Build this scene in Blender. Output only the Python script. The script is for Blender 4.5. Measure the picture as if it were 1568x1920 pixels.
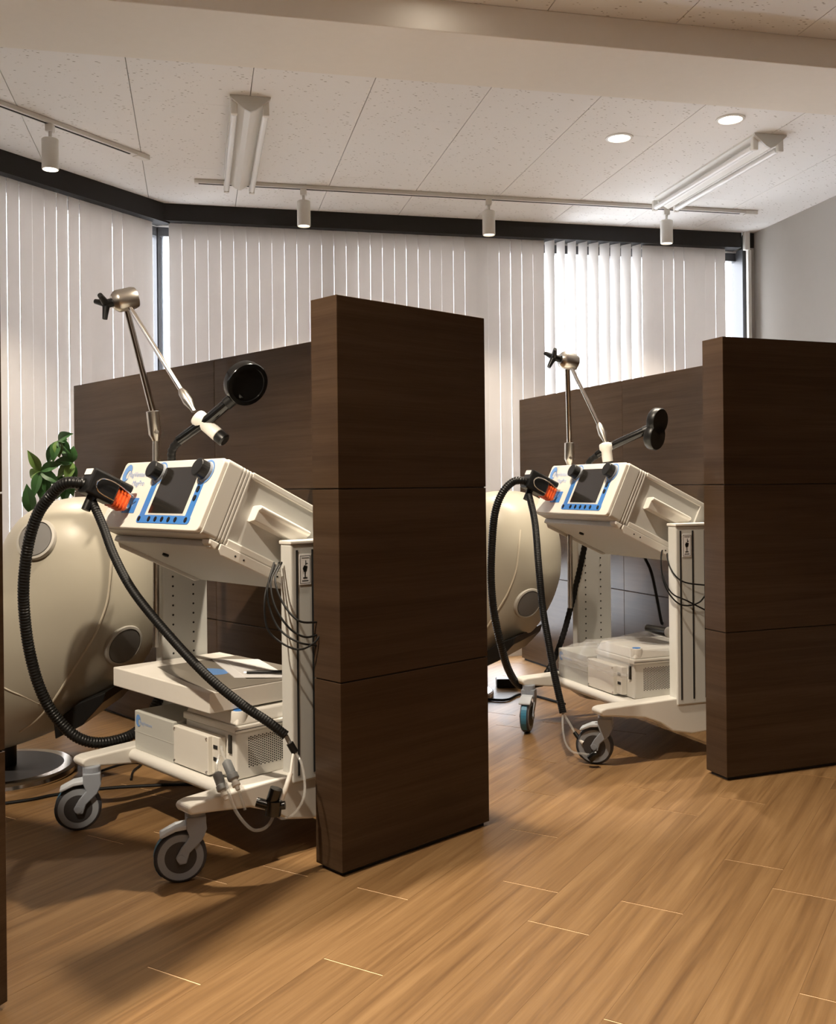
import bpy, bmesh, math, random
from mathutils import Vector, Matrix
from math import sin, cos, pi, radians

scene = bpy.context.scene
for o in list(bpy.data.objects):
    bpy.data.objects.remove(o, do_unlink=True)
random.seed(7)

# ------------------------------------------------------------------ camera
CAM_H = 1.0022
ROLL = -0.01027
cam_d = bpy.data.cameras.new('camera')
cam = bpy.data.objects.new('camera', cam_d)
scene.collection.objects.link(cam)
cam_d.sensor_fit = 'HORIZONTAL'
cam_d.sensor_width = 36.0
cam_d.lens = 1850.0 / 1568.0 * 36.0
cam_d.shift_y = -(960.0 - 913.5) / 1568.0
cam_d.clip_start = 0.05
_c, _s = cos(ROLL), sin(ROLL)
_rt = Vector((_c, 0, _s)); _up = Vector((-_s, 0, _c)); _bk = Vector((0, -1, 0))
cam.matrix_world = Matrix(((_rt.x, _up.x, _bk.x, 0), (_rt.y, _up.y, _bk.y, 0), (_rt.z, _up.z, _bk.z, CAM_H), (0, 0, 0, 1)))
scene.camera = cam

# ------------------------------------------------------------------ world, exposure
world = bpy.data.worlds.new('overcast_sky'); scene.world = world
world.use_nodes = True
_bg = world.node_tree.nodes['Background']
_bg.inputs[0].default_value = (0.97, 0.975, 1.0, 1)
_bg.inputs[1].default_value = 9.0
scene.view_settings.view_transform = 'Standard'
scene.view_settings.look = 'None'
scene.view_settings.exposure = 0.12
scene.view_settings.gamma = 1.0
scene.view_settings.use_curve_mapping = False

# lamp strengths (each lamp is built with its fitting further down)
WARM = (1.0, 0.86, 0.68)
DOWN_W = 250.0      # recessed downlights
TRACK_W = 80.0      # track spots

# ------------------------------------------------------------------ frames
G = radians(77.4)                                    # window wall direction
BD = Vector((sin(G), cos(G), 0)); BN = Vector((-cos(G), sin(G), 0))
ROOM_ROT = math.atan2(BD.y, BD.x)
CEIL = 2.54
def RP(a, b, z=0.0):
    p = BD * a + BN * b
    return Vector((p.x, p.y, z))
A1, A2, A0 = radians(46.47), radians(68.82), radians(24.1)
C1 = Vector((-0.20474, 2.53383, 0)); C2 = Vector((1.03126, 3.32472, 0))
C0 = Vector((-0.807 - 0.56 * sin(A0), 1.916 - 0.56 * cos(A0), 0))
K = 1 / 1.2

# ------------------------------------------------------------------ materials
MATS = {}
def new_mat(name):
    m = bpy.data.materials.new(name); m.use_nodes = True
    nt = m.node_tree; nt.nodes.clear()
    out = nt.nodes.new('ShaderNodeOutputMaterial')
    MATS[name] = m
    return m, nt, out
def plain(name, col, rough=0.5, metal=0.0, spec=0.5, noise=0.0, nscale=60, bump=0.0, coat=0.0):
    m, nt, out = new_mat(name)
    b = nt.nodes.new('ShaderNodeBsdfPrincipled')
    b.inputs['Base Color'].default_value = (*col, 1)
    b.inputs['Roughness'].default_value = rough
    b.inputs['Metallic'].default_value = metal
    b.inputs['Specular IOR Level'].default_value = spec
    b.inputs['Coat Weight'].default_value = coat
    nt.links.new(b.outputs[0], out.inputs[0])
    if noise or bump:
        tc = nt.nodes.new('ShaderNodeTexCoord')
        n = nt.nodes.new('ShaderNodeTexNoise'); n.inputs['Scale'].default_value = nscale; n.inputs['Detail'].default_value = 4
        nt.links.new(tc.outputs['Object'], n.inputs['Vector'])
        if noise:
            mx = nt.nodes.new('ShaderNodeMix'); mx.data_type = 'RGBA'
            mx.inputs[6].default_value = (*[c * (1 - noise) for c in col], 1)
            mx.inputs[7].default_value = (*[min(1, c * (1 + noise)) for c in col], 1)
            nt.links.new(n.outputs[0], mx.inputs[0]); nt.links.new(mx.outputs[2], b.inputs['Base Color'])
        if bump:
            bp = nt.nodes.new('ShaderNodeBump'); bp.inputs['Strength'].default_value = bump; bp.inputs['Distance'].default_value = 0.002
            nt.links.new(n.outputs[0], bp.inputs['Height']); nt.links.new(bp.outputs[0], b.inputs['Normal'])
    return m
def emis(name, col, strength):
    m, nt, out = new_mat(name)
    e = nt.nodes.new('ShaderNodeEmission'); e.inputs[0].default_value = (*col, 1); e.inputs[1].default_value = strength
    nt.links.new(e.outputs[0], out.inputs[0]); return m
def grain(name, dark, mid, light, scale, rough, spec=0.4, contrast=(0.3, 0.5, 0.72), per_obj=0.0, bump=0.05, fine=(3, 90, 90)):
    """wood: stretched noise along local x, per-object tone"""
    m, nt, out = new_mat(name); N = nt.nodes.new; L = nt.links.new
    b = N('ShaderNodeBsdfPrincipled'); b.inputs['Roughness'].default_value = rough; b.inputs['Specular IOR Level'].default_value = spec
    tc = N('ShaderNodeTexCoord'); oi = N('ShaderNodeObjectInfo')
    off = N('ShaderNodeVectorMath'); off.operation = 'MULTIPLY_ADD'
    cmb = N('ShaderNodeCombineXYZ')
    for i in range(3): L(oi.outputs['Random'], cmb.inputs[i])
    off.inputs[1].default_value = (37, 53, 29)
    L(cmb.outputs[0], off.inputs[0]); L(tc.outputs['Object'], off.inputs[2])
    mp = N('ShaderNodeMapping'); mp.inputs['Scale'].default_value = scale; L(off.outputs[0], mp.inputs[0])
    n1 = N('ShaderNodeTexNoise'); n1.inputs['Scale'].default_value = 1; n1.inputs['Detail'].default_value = 5; n1.inputs['Roughness'].default_value = 0.6; n1.inputs['Distortion'].default_value = 0.6
    L(mp.outputs[0], n1.inputs['Vector'])
    mp2 = N('ShaderNodeMapping'); mp2.inputs['Scale'].default_value = fine; L(off.outputs[0], mp2.inputs[0])
    n2 = N('ShaderNodeTexNoise'); n2.inputs['Scale'].default_value = 1; n2.inputs['Detail'].default_value = 3
    L(mp2.outputs[0], n2.inputs['Vector'])
    ad = N('ShaderNodeMath'); ad.operation = 'MULTIPLY_ADD'; ad.inputs[1].default_value = 0.35
    L(n2.outputs[0], ad.inputs[0]); L(n1.outputs[0], ad.inputs[2])
    sb = N('ShaderNodeMath'); sb.operation = 'SUBTRACT'; sb.inputs[1].default_value = 0.175; L(ad.outputs[0], sb.inputs[0])
    cr = N('ShaderNodeValToRGB'); e = cr.color_ramp.elements
    e[0].position = contrast[0]; e[0].color = (*dark, 1); e[1].position = contrast[2]; e[1].color = (*light, 1)
    k = e.new(contrast[1]); k.color = (*mid, 1)
    L(sb.outputs[0], cr.inputs[0])
    col = cr.outputs[0]
    if per_obj:
        hs = N('ShaderNodeHueSaturation'); mr = N('ShaderNodeMapRange')
        mr.inputs[3].default_value = 1 - per_obj; mr.inputs[4].default_value = 1 + per_obj
        L(oi.outputs['Random'], mr.inputs[0]); L(mr.outputs[0], hs.inputs['Value']); L(col, hs.inputs['Color']); col = hs.outputs[0]
    L(col, b.inputs['Base Color'])
    if bump:
        bp = N('ShaderNodeBump'); bp.inputs['Strength'].default_value = bump; bp.inputs['Distance'].default_value = 0.002
        L(n2.outputs[0], bp.inputs['Height']); L(bp.outputs[0], b.inputs['Normal'])
    L(b.outputs[0], out.inputs[0]); return m

grain('floor_wood', (0.135, 0.070, 0.027), (0.215, 0.121, 0.050), (0.285, 0.170, 0.076), (1.3, 34, 34), 0.42, 0.4, (0.25, 0.5, 0.75), per_obj=0.035, bump=0.08, fine=(5, 150, 150))
grain('laminate', (0.043, 0.0245, 0.0135), (0.055, 0.0325, 0.018), (0.068, 0.0415, 0.024), (1.2, 1.2, 26), 0.27, 0.15, (0.3, 0.5, 0.72), per_obj=0.05, bump=0.02, fine=(4, 4, 220))
plain('plank_joint', (0.86, 0.62, 0.38), 0.6)
plain('wall_paint', (0.46, 0.43, 0.39), 0.85, noise=0.02, nscale=20, bump=0.05)
plain('beam_paint', (0.84, 0.80, 0.73), 0.9, noise=0.02, nscale=30)
plain('tile_gap', (0.30, 0.27, 0.24), 0.9)
plain('pelmet_black', (0.012, 0.010, 0.009), 0.7)
plain('alu_frame', (0.10, 0.10, 0.105), 0.4, 0.6)
plain('alu_light', (0.55, 0.57, 0.60), 0.35, 0.8)
plain('white_plastic', (0.78, 0.76, 0.71), 0.4)
plain('white_metal', (0.74, 0.72, 0.67), 0.38)
plain('cream_panel', (0.82, 0.79, 0.72), 0.42)
plain('console_grey', (0.60, 0.59, 0.55), 0.45)
plain('console_side', (0.62, 0.62, 0.59), 0.45)
plain('column_grey', (0.62, 0.62, 0.59), 0.42)
plain('box_grey', (0.56, 0.56, 0.52), 0.45)
plain('blue_print', (0.05, 0.22, 0.62), 0.45)
plain('logo_blue', (0.16, 0.34, 0.72), 0.5)
plain('logo_pale', (0.34, 0.47, 0.76), 0.5)
plain('screen_glass', (0.018, 0.016, 0.014), 0.12, spec=0.6)
plain('black_plastic', (0.008, 0.008, 0.008), 0.38, spec=0.35)
plain('black_gloss', (0.006, 0.006, 0.006), 0.16, spec=0.6)
plain('black_rubber', (0.007, 0.007, 0.007), 0.5, spec=0.25)
plain('dark_groove', (0.015, 0.015, 0.015), 0.8)
plain('orange_plug', (0.85, 0.13, 0.02), 0.4)
plain('chrome', (0.72, 0.69, 0.65), 0.14, 1.0)
plain('brushed_steel', (0.60, 0.57, 0.52), 0.3, 1.0)
plain('castor_grey', (0.30, 0.33, 0.38), 0.4)
plain('pedal_grey', (0.55, 0.59, 0.64), 0.4)
plain('tyre', (0.055, 0.06, 0.075), 0.55)
plain('tyre_blue', (0.05, 0.22, 0.36), 0.4)
plain('hub_dark', (0.045, 0.043, 0.045), 0.45)
plain('hub_ring', (0.28, 0.30, 0.33), 0.4)
plain('shell_white', (0.40, 0.37, 0.30), 0.4, noise=0.02, nscale=8)
plain('cushion', (0.55, 0.50, 0.40), 0.6)
plain('speaker_grey', (0.16, 0.155, 0.15), 0.6)
plain('speaker_ring', (0.42, 0.40, 0.36), 0.45)
plain('cardboard_white', (0.80, 0.77, 0.71), 0.7, noise=0.03, nscale=25)
plain('paper', (0.85, 0.84, 0.84), 0.8)
plain('print_grey', (0.24, 0.215, 0.18), 0.6)
plain('leaf', (0.045, 0.13, 0.035), 0.4, noise=0.25, nscale=14)
plain('leaf_light', (0.16, 0.27, 0.07), 0.4, noise=0.2, nscale=14)
plain('bark', (0.16, 0.11, 0.07), 0.8)
plain('pot_white', (0.6, 0.58, 0.54), 0.5)
plain('tube_white', (0.85, 0.85, 0.84), 0.2)
plain('valve_grey', (0.27, 0.29, 0.30), 0.45)
emis('lamp_glow', (1.0, 0.90, 0.76), 9.0)
emis('lamp_glow_soft', (1.0, 0.88, 0.72), 3.0)

def mat_tile():
    m, nt, out = new_mat('ceiling_tile'); N = nt.nodes.new; L = nt.links.new
    b = N('ShaderNodeBsdfPrincipled'); b.inputs['Roughness'].default_value = 0.95; b.inputs['Specular IOR Level'].default_value = 0.1
    tc = N('ShaderNodeTexCoord')
    mp = N('ShaderNodeMapping'); mp.inputs['Rotation'].default_value = (0, 0, 0.5); mp.inputs['Scale'].default_value = (46, 105, 60)
    L(tc.outputs['Object'], mp.inputs[0])
    wn = N('ShaderNodeTexNoise'); wn.inputs['Scale'].default_value = 9; L(tc.outputs['Object'], wn.inputs['Vector'])
    vm = N('ShaderNodeVectorMath'); vm.operation = 'MULTIPLY_ADD'; vm.inputs[1].default_value = (2.0, 2.0, 2.0)
    L(wn.outputs[1], vm.inputs[0]); L(mp.outputs[0], vm.inputs[2])
    vo = N('ShaderNodeTexVoronoi'); vo.inputs['Scale'].default_value = 1.0; vo.inputs['Randomness'].default_value = 1.0
    L(vm.outputs[0], vo.inputs['Vector'])
    # radius of each hole varies from cell to cell
    sp = N('ShaderNodeSeparateColor'); L(vo.outputs['Color'], sp.inputs[0])
    mr = N('ShaderNodeMapRange'); mr.inputs[1].default_value = 0.45; mr.inputs[2].default_value = 1.0; mr.inputs[3].default_value = 0.0; mr.inputs[4].default_value = 0.34
    L(sp.outputs[0], mr.inputs[0])
    lt = N('ShaderNodeMath'); lt.operation = 'SUBTRACT'; L(mr.outputs[0], lt.inputs[0]); L(vo.outputs['Distance'], lt.inputs[1])
    mr2 = N('ShaderNodeMapRange'); mr2.inputs[1].default_value = 0.0; mr2.inputs[2].default_value = 0.10; L(lt.outputs[0], mr2.inputs[0])
    mx = N('ShaderNodeMix'); mx.data_type = 'RGBA'
    mx.inputs[6].default_value = (0.87, 0.86, 0.84, 1); mx.inputs[7].default_value = (0.44, 0.41, 0.37, 1)
    L(mr2.outputs[0], mx.inputs[0]); L(mx.outputs[2], b.inputs['Base Color'])
    L(b.outputs[0], out.inputs[0])
mat_tile()

def mat_slat():
    m, nt, out = new_mat('blind_fabric'); N = nt.nodes.new; L = nt.links.new
    d = N('ShaderNodeBsdfPrincipled'); d.inputs['Base Color'].default_value = (0.76, 0.73, 0.70, 1); d.inputs['Roughness'].default_value = 0.33; d.inputs['Specular IOR Level'].default_value = 0.35
    t = N('ShaderNodeBsdfTranslucent'); t.inputs[0].default_value = (0.70, 0.66, 0.63, 1)
    mx = N('ShaderNodeMixShader'); mx.inputs[0].default_value = 0.24
    L(d.outputs[0], mx.inputs[1]); L(t.outputs[0], mx.inputs[2]); L(mx.outputs[0], out.inputs[0])
mat_slat()
def mat_clear(name, col, fac, rough=0.03):
    m, nt, out = new_mat(name); N = nt.nodes.new; L = nt.links.new
    t = N('ShaderNodeBsdfTransparent'); t.inputs[0].default_value = (*col, 1)
    g = N('ShaderNodeBsdfPrincipled'); g.inputs['Base Color'].default_value = (0.8, 0.8, 0.8, 1); g.inputs['Roughness'].default_value = rough
    mx = N('ShaderNodeMixShader'); mx.inputs[0].default_value = fac
    L(t.outputs[0], mx.inputs[1]); L(g.outputs[0], mx.inputs[2]); L(mx.outputs[0], out.inputs[0])
mat_clear('window_glass', (0.96, 0.98, 1.0), 0.06)
mat_clear('clear_tube', (0.90, 0.90, 0.88), 0.24, 0.1)
mat_clear('clear_film', (0.95, 0.95, 0.95), 0.28, 0.15)
mat_clear('lamp_tube_glass', (0.98, 0.98, 0.98), 0.55, 0.12)
def mat_perf():
    """ventilation grille: rows of small round holes"""
    m, nt, out = new_mat('white_vent'); N = nt.nodes.new; L = nt.links.new
    b = N('ShaderNodeBsdfPrincipled'); b.inputs['Base Color'].default_value = (0.72, 0.7, 0.64, 1); b.inputs['Roughness'].default_value = 0.45
    L(b.outputs[0], out.inputs[0])
mat_perf()

# ------------------------------------------------------------------ mesh helpers
COL = scene.collection
def clip_poly(poly, p, n):
    """keep the part of a 2D polygon with (q-p).n >= 0"""
    out = []
    for i in range(len(poly)):
        a, b = poly[i], poly[(i + 1) % len(poly)]
        da = (a[0] - p[0]) * n[0] + (a[1] - p[1]) * n[1]; db = (b[0] - p[0]) * n[0] + (b[1] - p[1]) * n[1]
        if da >= 0: out.append(a)
        if (da >= 0) != (db >= 0):
            t = da / (da - db); out.append((a[0] + t * (b[0] - a[0]), a[1] + t * (b[1] - a[1])))
    return out
def catmull(pts, n=8):
    pts = [Vector(p) for p in pts]
    if len(pts) < 3: return pts
    P = [pts[0] * 2 - pts[1]] + pts + [pts[-1] * 2 - pts[-2]]
    out = []
    for i in range(1, len(P) - 2):
        p0, p1, p2, p3 = P[i - 1], P[i], P[i + 1], P[i + 2]
        for k in range(n):
            t = k / n
            out.append(0.5 * ((2 * p1) + (p2 - p0) * t + (2 * p0 - 5 * p1 + 4 * p2 - p3) * t * t + (3 * p1 - p0 - 3 * p2 + p3) * t ** 3))
    out.append(pts[-1]); return out
class MB:
    def __init__(s, fn=None): s.v = []; s.f = []; s.fn = fn
    def add(s, vs, fs):
        k = len(s.v)
        s.v += [tuple(s.fn(*p)) if s.fn else tuple(p) for p in vs]
        s.f += [tuple(i + k for i in f) for f in fs]; return s
    def box(s, a, b):
        x0, y0, z0 = a; x1, y1, z1 = b
        return s.add([(x0, y0, z0), (x1, y0, z0), (x1, y1, z0), (x0, y1, z0), (x0, y0, z1), (x1, y0, z1), (x1, y1, z1), (x0, y1, z1)],
                     [(3, 2, 1, 0), (4, 5, 6, 7), (0, 1, 5, 4), (1, 2, 6, 5), (2, 3, 7, 6), (3, 0, 4, 7)])
    def prism(s, poly, lo, hi, m=lambda u, v, w: (u, v, w)):
        n = len(poly)
        vs = [m(u, v, lo) for u, v in poly] + [m(u, v, hi) for u, v in poly]
        return s.add(vs, [tuple(range(n - 1, -1, -1)), tuple(range(n, 2 * n))] + [(i, (i + 1) % n, n + (i + 1) % n, n + i) for i in range(n)])
    def tube(s, pts, r, n=10, ripple=0.0, caps=True):
        pts = [Vector(p) for p in pts]; T = []
        for i in range(len(pts)):
            a = pts[max(0, i - 1)]; b = pts[min(len(pts) - 1, i + 1)]; T.append((b - a).normalized())
        u = T[0].orthogonal().normalized(); vs = []
        for i, p in enumerate(pts):
            u = (u - T[i] * u.dot(T[i])).normalized(); w = T[i].cross(u)
            rr = r[i] if isinstance(r, (list, tuple)) else r
            if ripple: rr *= (1 + ripple * (1 if (i // 2) % 2 else -1))
            vs += [p + (u * cos(2 * pi * k / n) + w * sin(2 * pi * k / n)) * rr for k in range(n)]
        fs = []
        for i in range(len(pts) - 1):
            for k in range(n):
                fs.append((i * n + k, i * n + (k + 1) % n, (i + 1) * n + (k + 1) % n, (i + 1) * n + k))
        if caps:
            fs.append(tuple(range(n - 1, -1, -1))); fs.append(tuple((len(pts) - 1) * n + k for k in range(n)))
        return s.add(vs, fs)
    def lathe(s, prof, org, axis, n=24):
        """profile [(r,h)] around axis from org"""
        org = Vector(org); ax = Vector(axis).normalized(); u = ax.orthogonal().normalized(); w = ax.cross(u)
        vs = []
        for r, h in prof:
            vs += [org + ax * h + (u * cos(2 * pi * k / n) + w * sin(2 * pi * k / n)) * max(r, 1e-5) for k in range(n)]
        fs = []
        for i in range(len(prof) - 1):
            for k in range(n):
                fs.append((i * n + k, i * n + (k + 1) % n, (i + 1) * n + (k + 1) % n, (i + 1) * n + k))
        fs.append(tuple(range(n - 1, -1, -1))); fs.append(tuple((len(prof) - 1) * n + k for k in range(n)))
        return s.add(vs, fs)
    def cyl(s, a, b, r, n=16, r2=None):
        a = Vector(a); b = Vector(b)
        return s.lathe([(r, 0), (r if r2 is None else r2, (b - a).length)], a, b - a, n)
    def flat(s, poly, m): return s.add([m(u, v) for u, v in poly], [tuple(range(len(poly)))])
    def mesh(s, name, smooth=False):
        me = bpy.data.meshes.new(name); me.from_pydata(s.v, [], s.f)
        bm = bmesh.new(); bm.from_mesh(me)
        bmesh.ops.recalc_face_normals(bm, faces=bm.faces); bm.to_mesh(me); bm.free()
        if smooth:
            me.polygons.foreach_set('use_smooth', [True] * len(me.polygons)); me.set_sharp_from_angle(angle=radians(38))
        me.update(); return me
    def build(s, name, mat, parent=None, smooth=False, bevel=0.0, seg=2):
        me = s.mesh(name, smooth); me.materials.append(MATS[mat])
        return link(name, me, parent, bevel, seg)
def link(name, me, parent=None, bevel=0.0, seg=2):
    o = bpy.data.objects.new(name, me); COL.objects.link(o)
    if parent: o.parent = parent
    if bevel:
        b = o.modifiers.new('bevel', 'BEVEL'); b.width = bevel; b.segments = seg; b.limit_method = 'ANGLE'; b.angle_limit = radians(35)
    return o
def thing(name, label, cat, loc=(0, 0, 0), rz=0.0, group=None):
    o = bpy.data.objects.new(name, None); COL.objects.link(o); o.empty_display_size = 0.1
    o.location = loc; o.rotation_euler = (0, 0, rz); tag(o, label, cat, group); return o
def tag(o, label=None, cat=None, group=None, kind=None):
    if label: o['label'] = label
    if cat: o['category'] = cat
    if group: o['group'] = group
    if kind: o['kind'] = kind
    return o
def inv(root):
    return (Matrix.Translation(root.location) @ root.rotation_euler.to_matrix().to_4x4()).inverted()
def w2l(root):
    M = inv(root)
    return lambda x, y, z: M @ Vector((x, y, z))
def copy_tree(o, parent=None):
    c = o.copy(); COL.objects.link(c); c.parent = parent
    for ch in list(o.children): copy_tree(ch, c)
    return c
def text_mesh(body, size, width=None):
    cu = bpy.data.curves.new('t', 'FONT'); cu.body = body; cu.size = size; cu.align_x = 'LEFT'; cu.resolution_u = 3
    o = bpy.data.objects.new('t', cu); COL.objects.link(o)
    dg = bpy.context.evaluated_depsgraph_get(); me = o.evaluated_get(dg).to_mesh()
    vs = [(v.co.x, v.co.y) for v in me.vertices]; fs = [tuple(p.vertices) for p in me.polygons]
    o.evaluated_get(dg).to_mesh_clear(); bpy.data.objects.remove(o); bpy.data.curves.remove(cu)
    if width:
        w = max(v[0] for v in vs) - min(v[0] for v in vs); vs = [(a * width / w, b * width / w) for a, b in vs]
    return vs, fs
def text_part(name, body, width, m, mat, parent):
    vs, fs = text_mesh(body, 1.0, width)
    mb = MB(); mb.add([m(u, v) for u, v in vs], fs)
    return mb.build(name, mat, parent)

# ------------------------------------------------------------------ room shell
LCOR = Vector((-1.346, 5.294, 0))                     # corner of the two window walls (pelmet face)
LD = Vector((-0.511, -0.859, 0)).normalized()         # along the left window wall, towards the camera side
LN = Vector((-LD.y, LD.x, 0))                         # into the room
if LN.dot(Vector((0, 1, 0)) - LCOR * 0) > 0 and LN.x < 0: LN = -LN
LN = Vector((0.859, -0.511, 0)).normalized()
A_R = 3.35; B_WIN = 5.46; B_REAR = -1.6; L_LEN = 5.2
LOUT = LCOR - LN * 0.16
LEND = LOUT + LD * L_LEN
REAR_L = RP(-3.7, B_REAR)

# floor: pale underlay with single planks on it
def room_clip(poly):
    poly = clip_poly(poly, (LOUT.x, LOUT.y), (LN.x, LN.y))
    if len(poly) > 2: poly = clip_poly(poly, tuple(RP(A_R, 0)[:2]), (-BD.x, -BD.y))
    if len(poly) > 2: poly = clip_poly(poly, tuple(RP(0, B_WIN + 0.16)[:2]), (-BN.x, -BN.y))
    if len(poly) > 2: poly = clip_poly(poly, tuple(RP(0, B_REAR)[:2]), (BN.x, BN.y))
    if len(poly) > 2: poly = clip_poly(poly, (LEND.x, LEND.y), ((REAR_L - LEND).y * -1, (REAR_L - LEND).x))
    return poly
ROOM_POLY = room_clip([(-7, -4), (7, -4), (7, 9), (-7, 9)])
flo = MB(); flo.prism(ROOM_POLY, -0.06, -0.0012)
floor = flo.build('floor', 'plank_joint'); tag(floor, 'warm brown wood plank floor', kind='structure')
PD = Vector((0.515, 0.857, 0)).normalized(); PV = Vector((PD.y, -PD.x, 0))
PL, PW = 0.914, 0.15
ENDS = {0: 2.543, 1: 2.678, 2: 2.287, 3: 2.077, 4: 2.256, 5: 2.609, 6: 2.952, 7: 2.394}
planks = []
for k in range(-30, 32):
    ac = -0.44 - 0.15 * k
    e0 = ENDS.get(k)
    if e0 is None: e0 = random.Random(k * 7 + 3).random() * PL
    for j in range(-6, 9):
        s0 = e0 + PL * j
        g = 0.0022
        q = [PD * (s0 + g) + PV * (ac - PW / 2 + 0.0002), PD * (s0 + PL - g) + PV * (ac - PW / 2 + 0.0002),
             PD * (s0 + PL - g) + PV * (ac + PW / 2 - 0.0002), PD * (s0 + g) + PV * (ac + PW / 2 - 0.0002)]
        poly = room_clip([(p.x, p.y) for p in q])
        if len(poly) < 3: continue
        cx = sum(p[0] for p in poly) / len(poly); cy = sum(p[1] for p in poly) / len(poly)
        vis = cy > 1.2 and abs(cx) < 0.45 * cy + 0.7
        planks.append((vis, (cx - 0.2) ** 2 + (cy - 2) ** 2, PD * s0 + PV * ac, poly))
planks.sort(key=lambda t: (not t[0], t[1]))
PROT = math.atan2(PD.y, PD.x)
rest = MB()
for i, (vis, d, o0, poly) in enumerate(planks):
    if i < 290:
        R = Matrix.Rotation(-PROT, 3, 'Z')
        mb = MB(lambda x, y, z: (R @ (Vector((x, y, z)) - Vector((o0.x, o0.y, 0)))))
        mb.prism(poly, -0.0035, 0.0)
        o = mb.build('plank', 'floor_wood', floor); o.location = (o0.x, o0.y, 0); o.rotation_euler = (0, 0, PROT)
    else:
        rest.prism(poly, -0.0035, 0.0)
if rest.v:
    o = rest.build('distant_planks', 'floor_wood', floor); tag(o, kind='stuff')

# ceiling: slab with single tiles under it
cm = MB(); cm.prism(ROOM_POLY, CEIL + 0.012, CEIL + 0.1)
ceiling = cm.build('ceiling', 'tile_gap'); tag(ceiling, 'pale perforated tile ceiling', kind='structure')
TA, TB = 0.4525, 0.807
for i in range(-9, 10):
    a0 = -0.236 + TA * i
    for j in range(-9, 4):
        b0 = (4.027 if i % 2 == 0 else 4.424) + TB * j
        g = 0.0016
        q = [RP(a0 + g, b0 + 0.0005), RP(a0 + TA - g, b0 + 0.0005), RP(a0 + TA - g, b0 + TB - 0.0005), RP(a0 + g, b0 + TB - 0.0005)]
        poly = room_clip([(p.x, p.y) for p in q])
        if len(poly) < 3: continue
        o0 = RP(a0, b0)
        R = Matrix.Rotation(-ROOM_ROT, 3, 'Z')
        mb = MB(lambda x, y, z: (R @ (Vector((x, y, z)) - Vector((o0.x, o0.y, CEIL)))))
        mb.prism(poly, CEIL, CEIL + 0.012)
        o = mb.build('ceiling_tile', 'ceiling_tile', ceiling); o.location = (o0.x, o0.y, CEIL); o.rotation_euler = (0, 0, ROOM_ROT)

# beam
bm_ = MB(lambda a, b, z: RP(a, b, z)); bm_.box((-3.6, 3.02, 2.44), (A_R, 3.41, CEIL))
tag(bm_.build('trim_1', 'beam_paint', bevel=0.003), 'beige painted ceiling beam crossing the room', kind='structure')

def wall(name, pts, mat, label, z0=0.0, z1=CEIL + 0.012, th=0.1):
    p, q = Vector(pts[0]), Vector(pts[1]); d = (q - p).normalized(); n = Vector((-d.y, d.x, 0))   # outward, left of p->q
    mb = MB(); mb.prism([(p.x, p.y), (q.x, q.y), (q.x + n.x * th, q.y + n.y * th), (p.x + n.x * th, p.y + n.y * th)], z0, z1)
    return tag(mb.build(name, mat), label, kind='structure')
RB = RP(A_R, B_WIN + 0.16); RR = RP(A_R, B_REAR); CRN = RP(-0.139, B_WIN)
wall('wall_right', (RB, RR), 'wall_paint', 'plain off-white right-hand wall')
wall('wall_rear', (RR, REAR_L), 'wall_paint', 'plain wall behind the viewer')
wall('wall_left', (REAR_L, LEND), 'wall_paint', 'plain wall on the far left')

# window walls: low sill band, head band, frame, panes
def window(name, label, org, d, n_in, length, panes, z0=0.06, z1=2.40, start=0.0):
    """org on the pelmet face line, d along, n_in into the room; glass 0.12 behind"""
    def f(s, t, z): p = org + d * s - n_in * t; return (p.x, p.y, z)
    sur = MB(f); sur.box((start, 0.09, 0), (length, 0.19, z0)); sur.box((start, 0.09, z1), (length, 0.19, CEIL + 0.012))
    return sur, f
GL = 0.13
back_org = RP(-0.139, B_WIN)
def wf_back(s, t, z): p = back_org + BD * s + BN * t; return (p.x, p.y, z)
def wf_left(s, t, z): p = LCOR + LD * s - LN * t; return (p.x, p.y, z)
def make_window(idx, f, length, n_panes, label, wallname, walllabel):
    w = MB(f); w.box((-0.06, 0.10, 0.0), (length, 0.20, 0.07)); w.box((-0.06, 0.10, 2.44), (length, 0.20, CEIL + 0.012))
    tag(w.build(wallname, 'wall_paint'), walllabel, kind='structure')
    root = bpy.data.objects.new('window_%d' % idx, None); COL.objects.link(root); tag(root, label, kind='structure')
    fr = MB(f); z0, z1 = 0.07, 2.44
    fr.box((-0.06, 0.11, z0), (length, 0.16, z0 + 0.05)); fr.box((-0.06, 0.11, z1 - 0.05), (length, 0.16, z1))
    step = length / n_panes
    for i in range(n_panes + 1):
        c = max(-0.054, min(length - 0.03, i * step)) if i else -0.054; hw = 0.022 if i else 0.006; fr.box((c - hw, 0.11, z0 + 0.05), (c + hw, 0.16, z1 - 0.05))
    fr.build('window_frame', 'alu_frame', root)
    for i in range(n_panes):
        p = MB(f); p.box(((i * step + 0.023) if i else -0.047, 0.132, z0 + 0.051), (min((i + 1) * step, length - 0.03) - 0.023, 0.138, z1 - 0.051))
        p.build('pane', 'window_glass', root)
    return root
make_window(1, wf_back, 3.489, 4, 'wide window hidden behind vertical blinds at the back', 'wall_back', 'low sill and lintel of the back window wall')
make_window(2, wf_left, L_LEN, 5, 'angled window hidden behind vertical blinds on the left', 'wall_window_left', 'low sill and lintel of the angled window wall')
# corner mullion
cmn = MB(); c0 = LCOR - LN * 0.0 + Vector((-0.05, 0.14, 0))
cmn.cyl((c0.x, c0.y, 0), (c0.x, c0.y, 2.435), 0.010, 12)
tag(cmn.build('trim_2', 'alu_light', smooth=True), 'slim metal post where the two windows meet', kind='structure')
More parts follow.
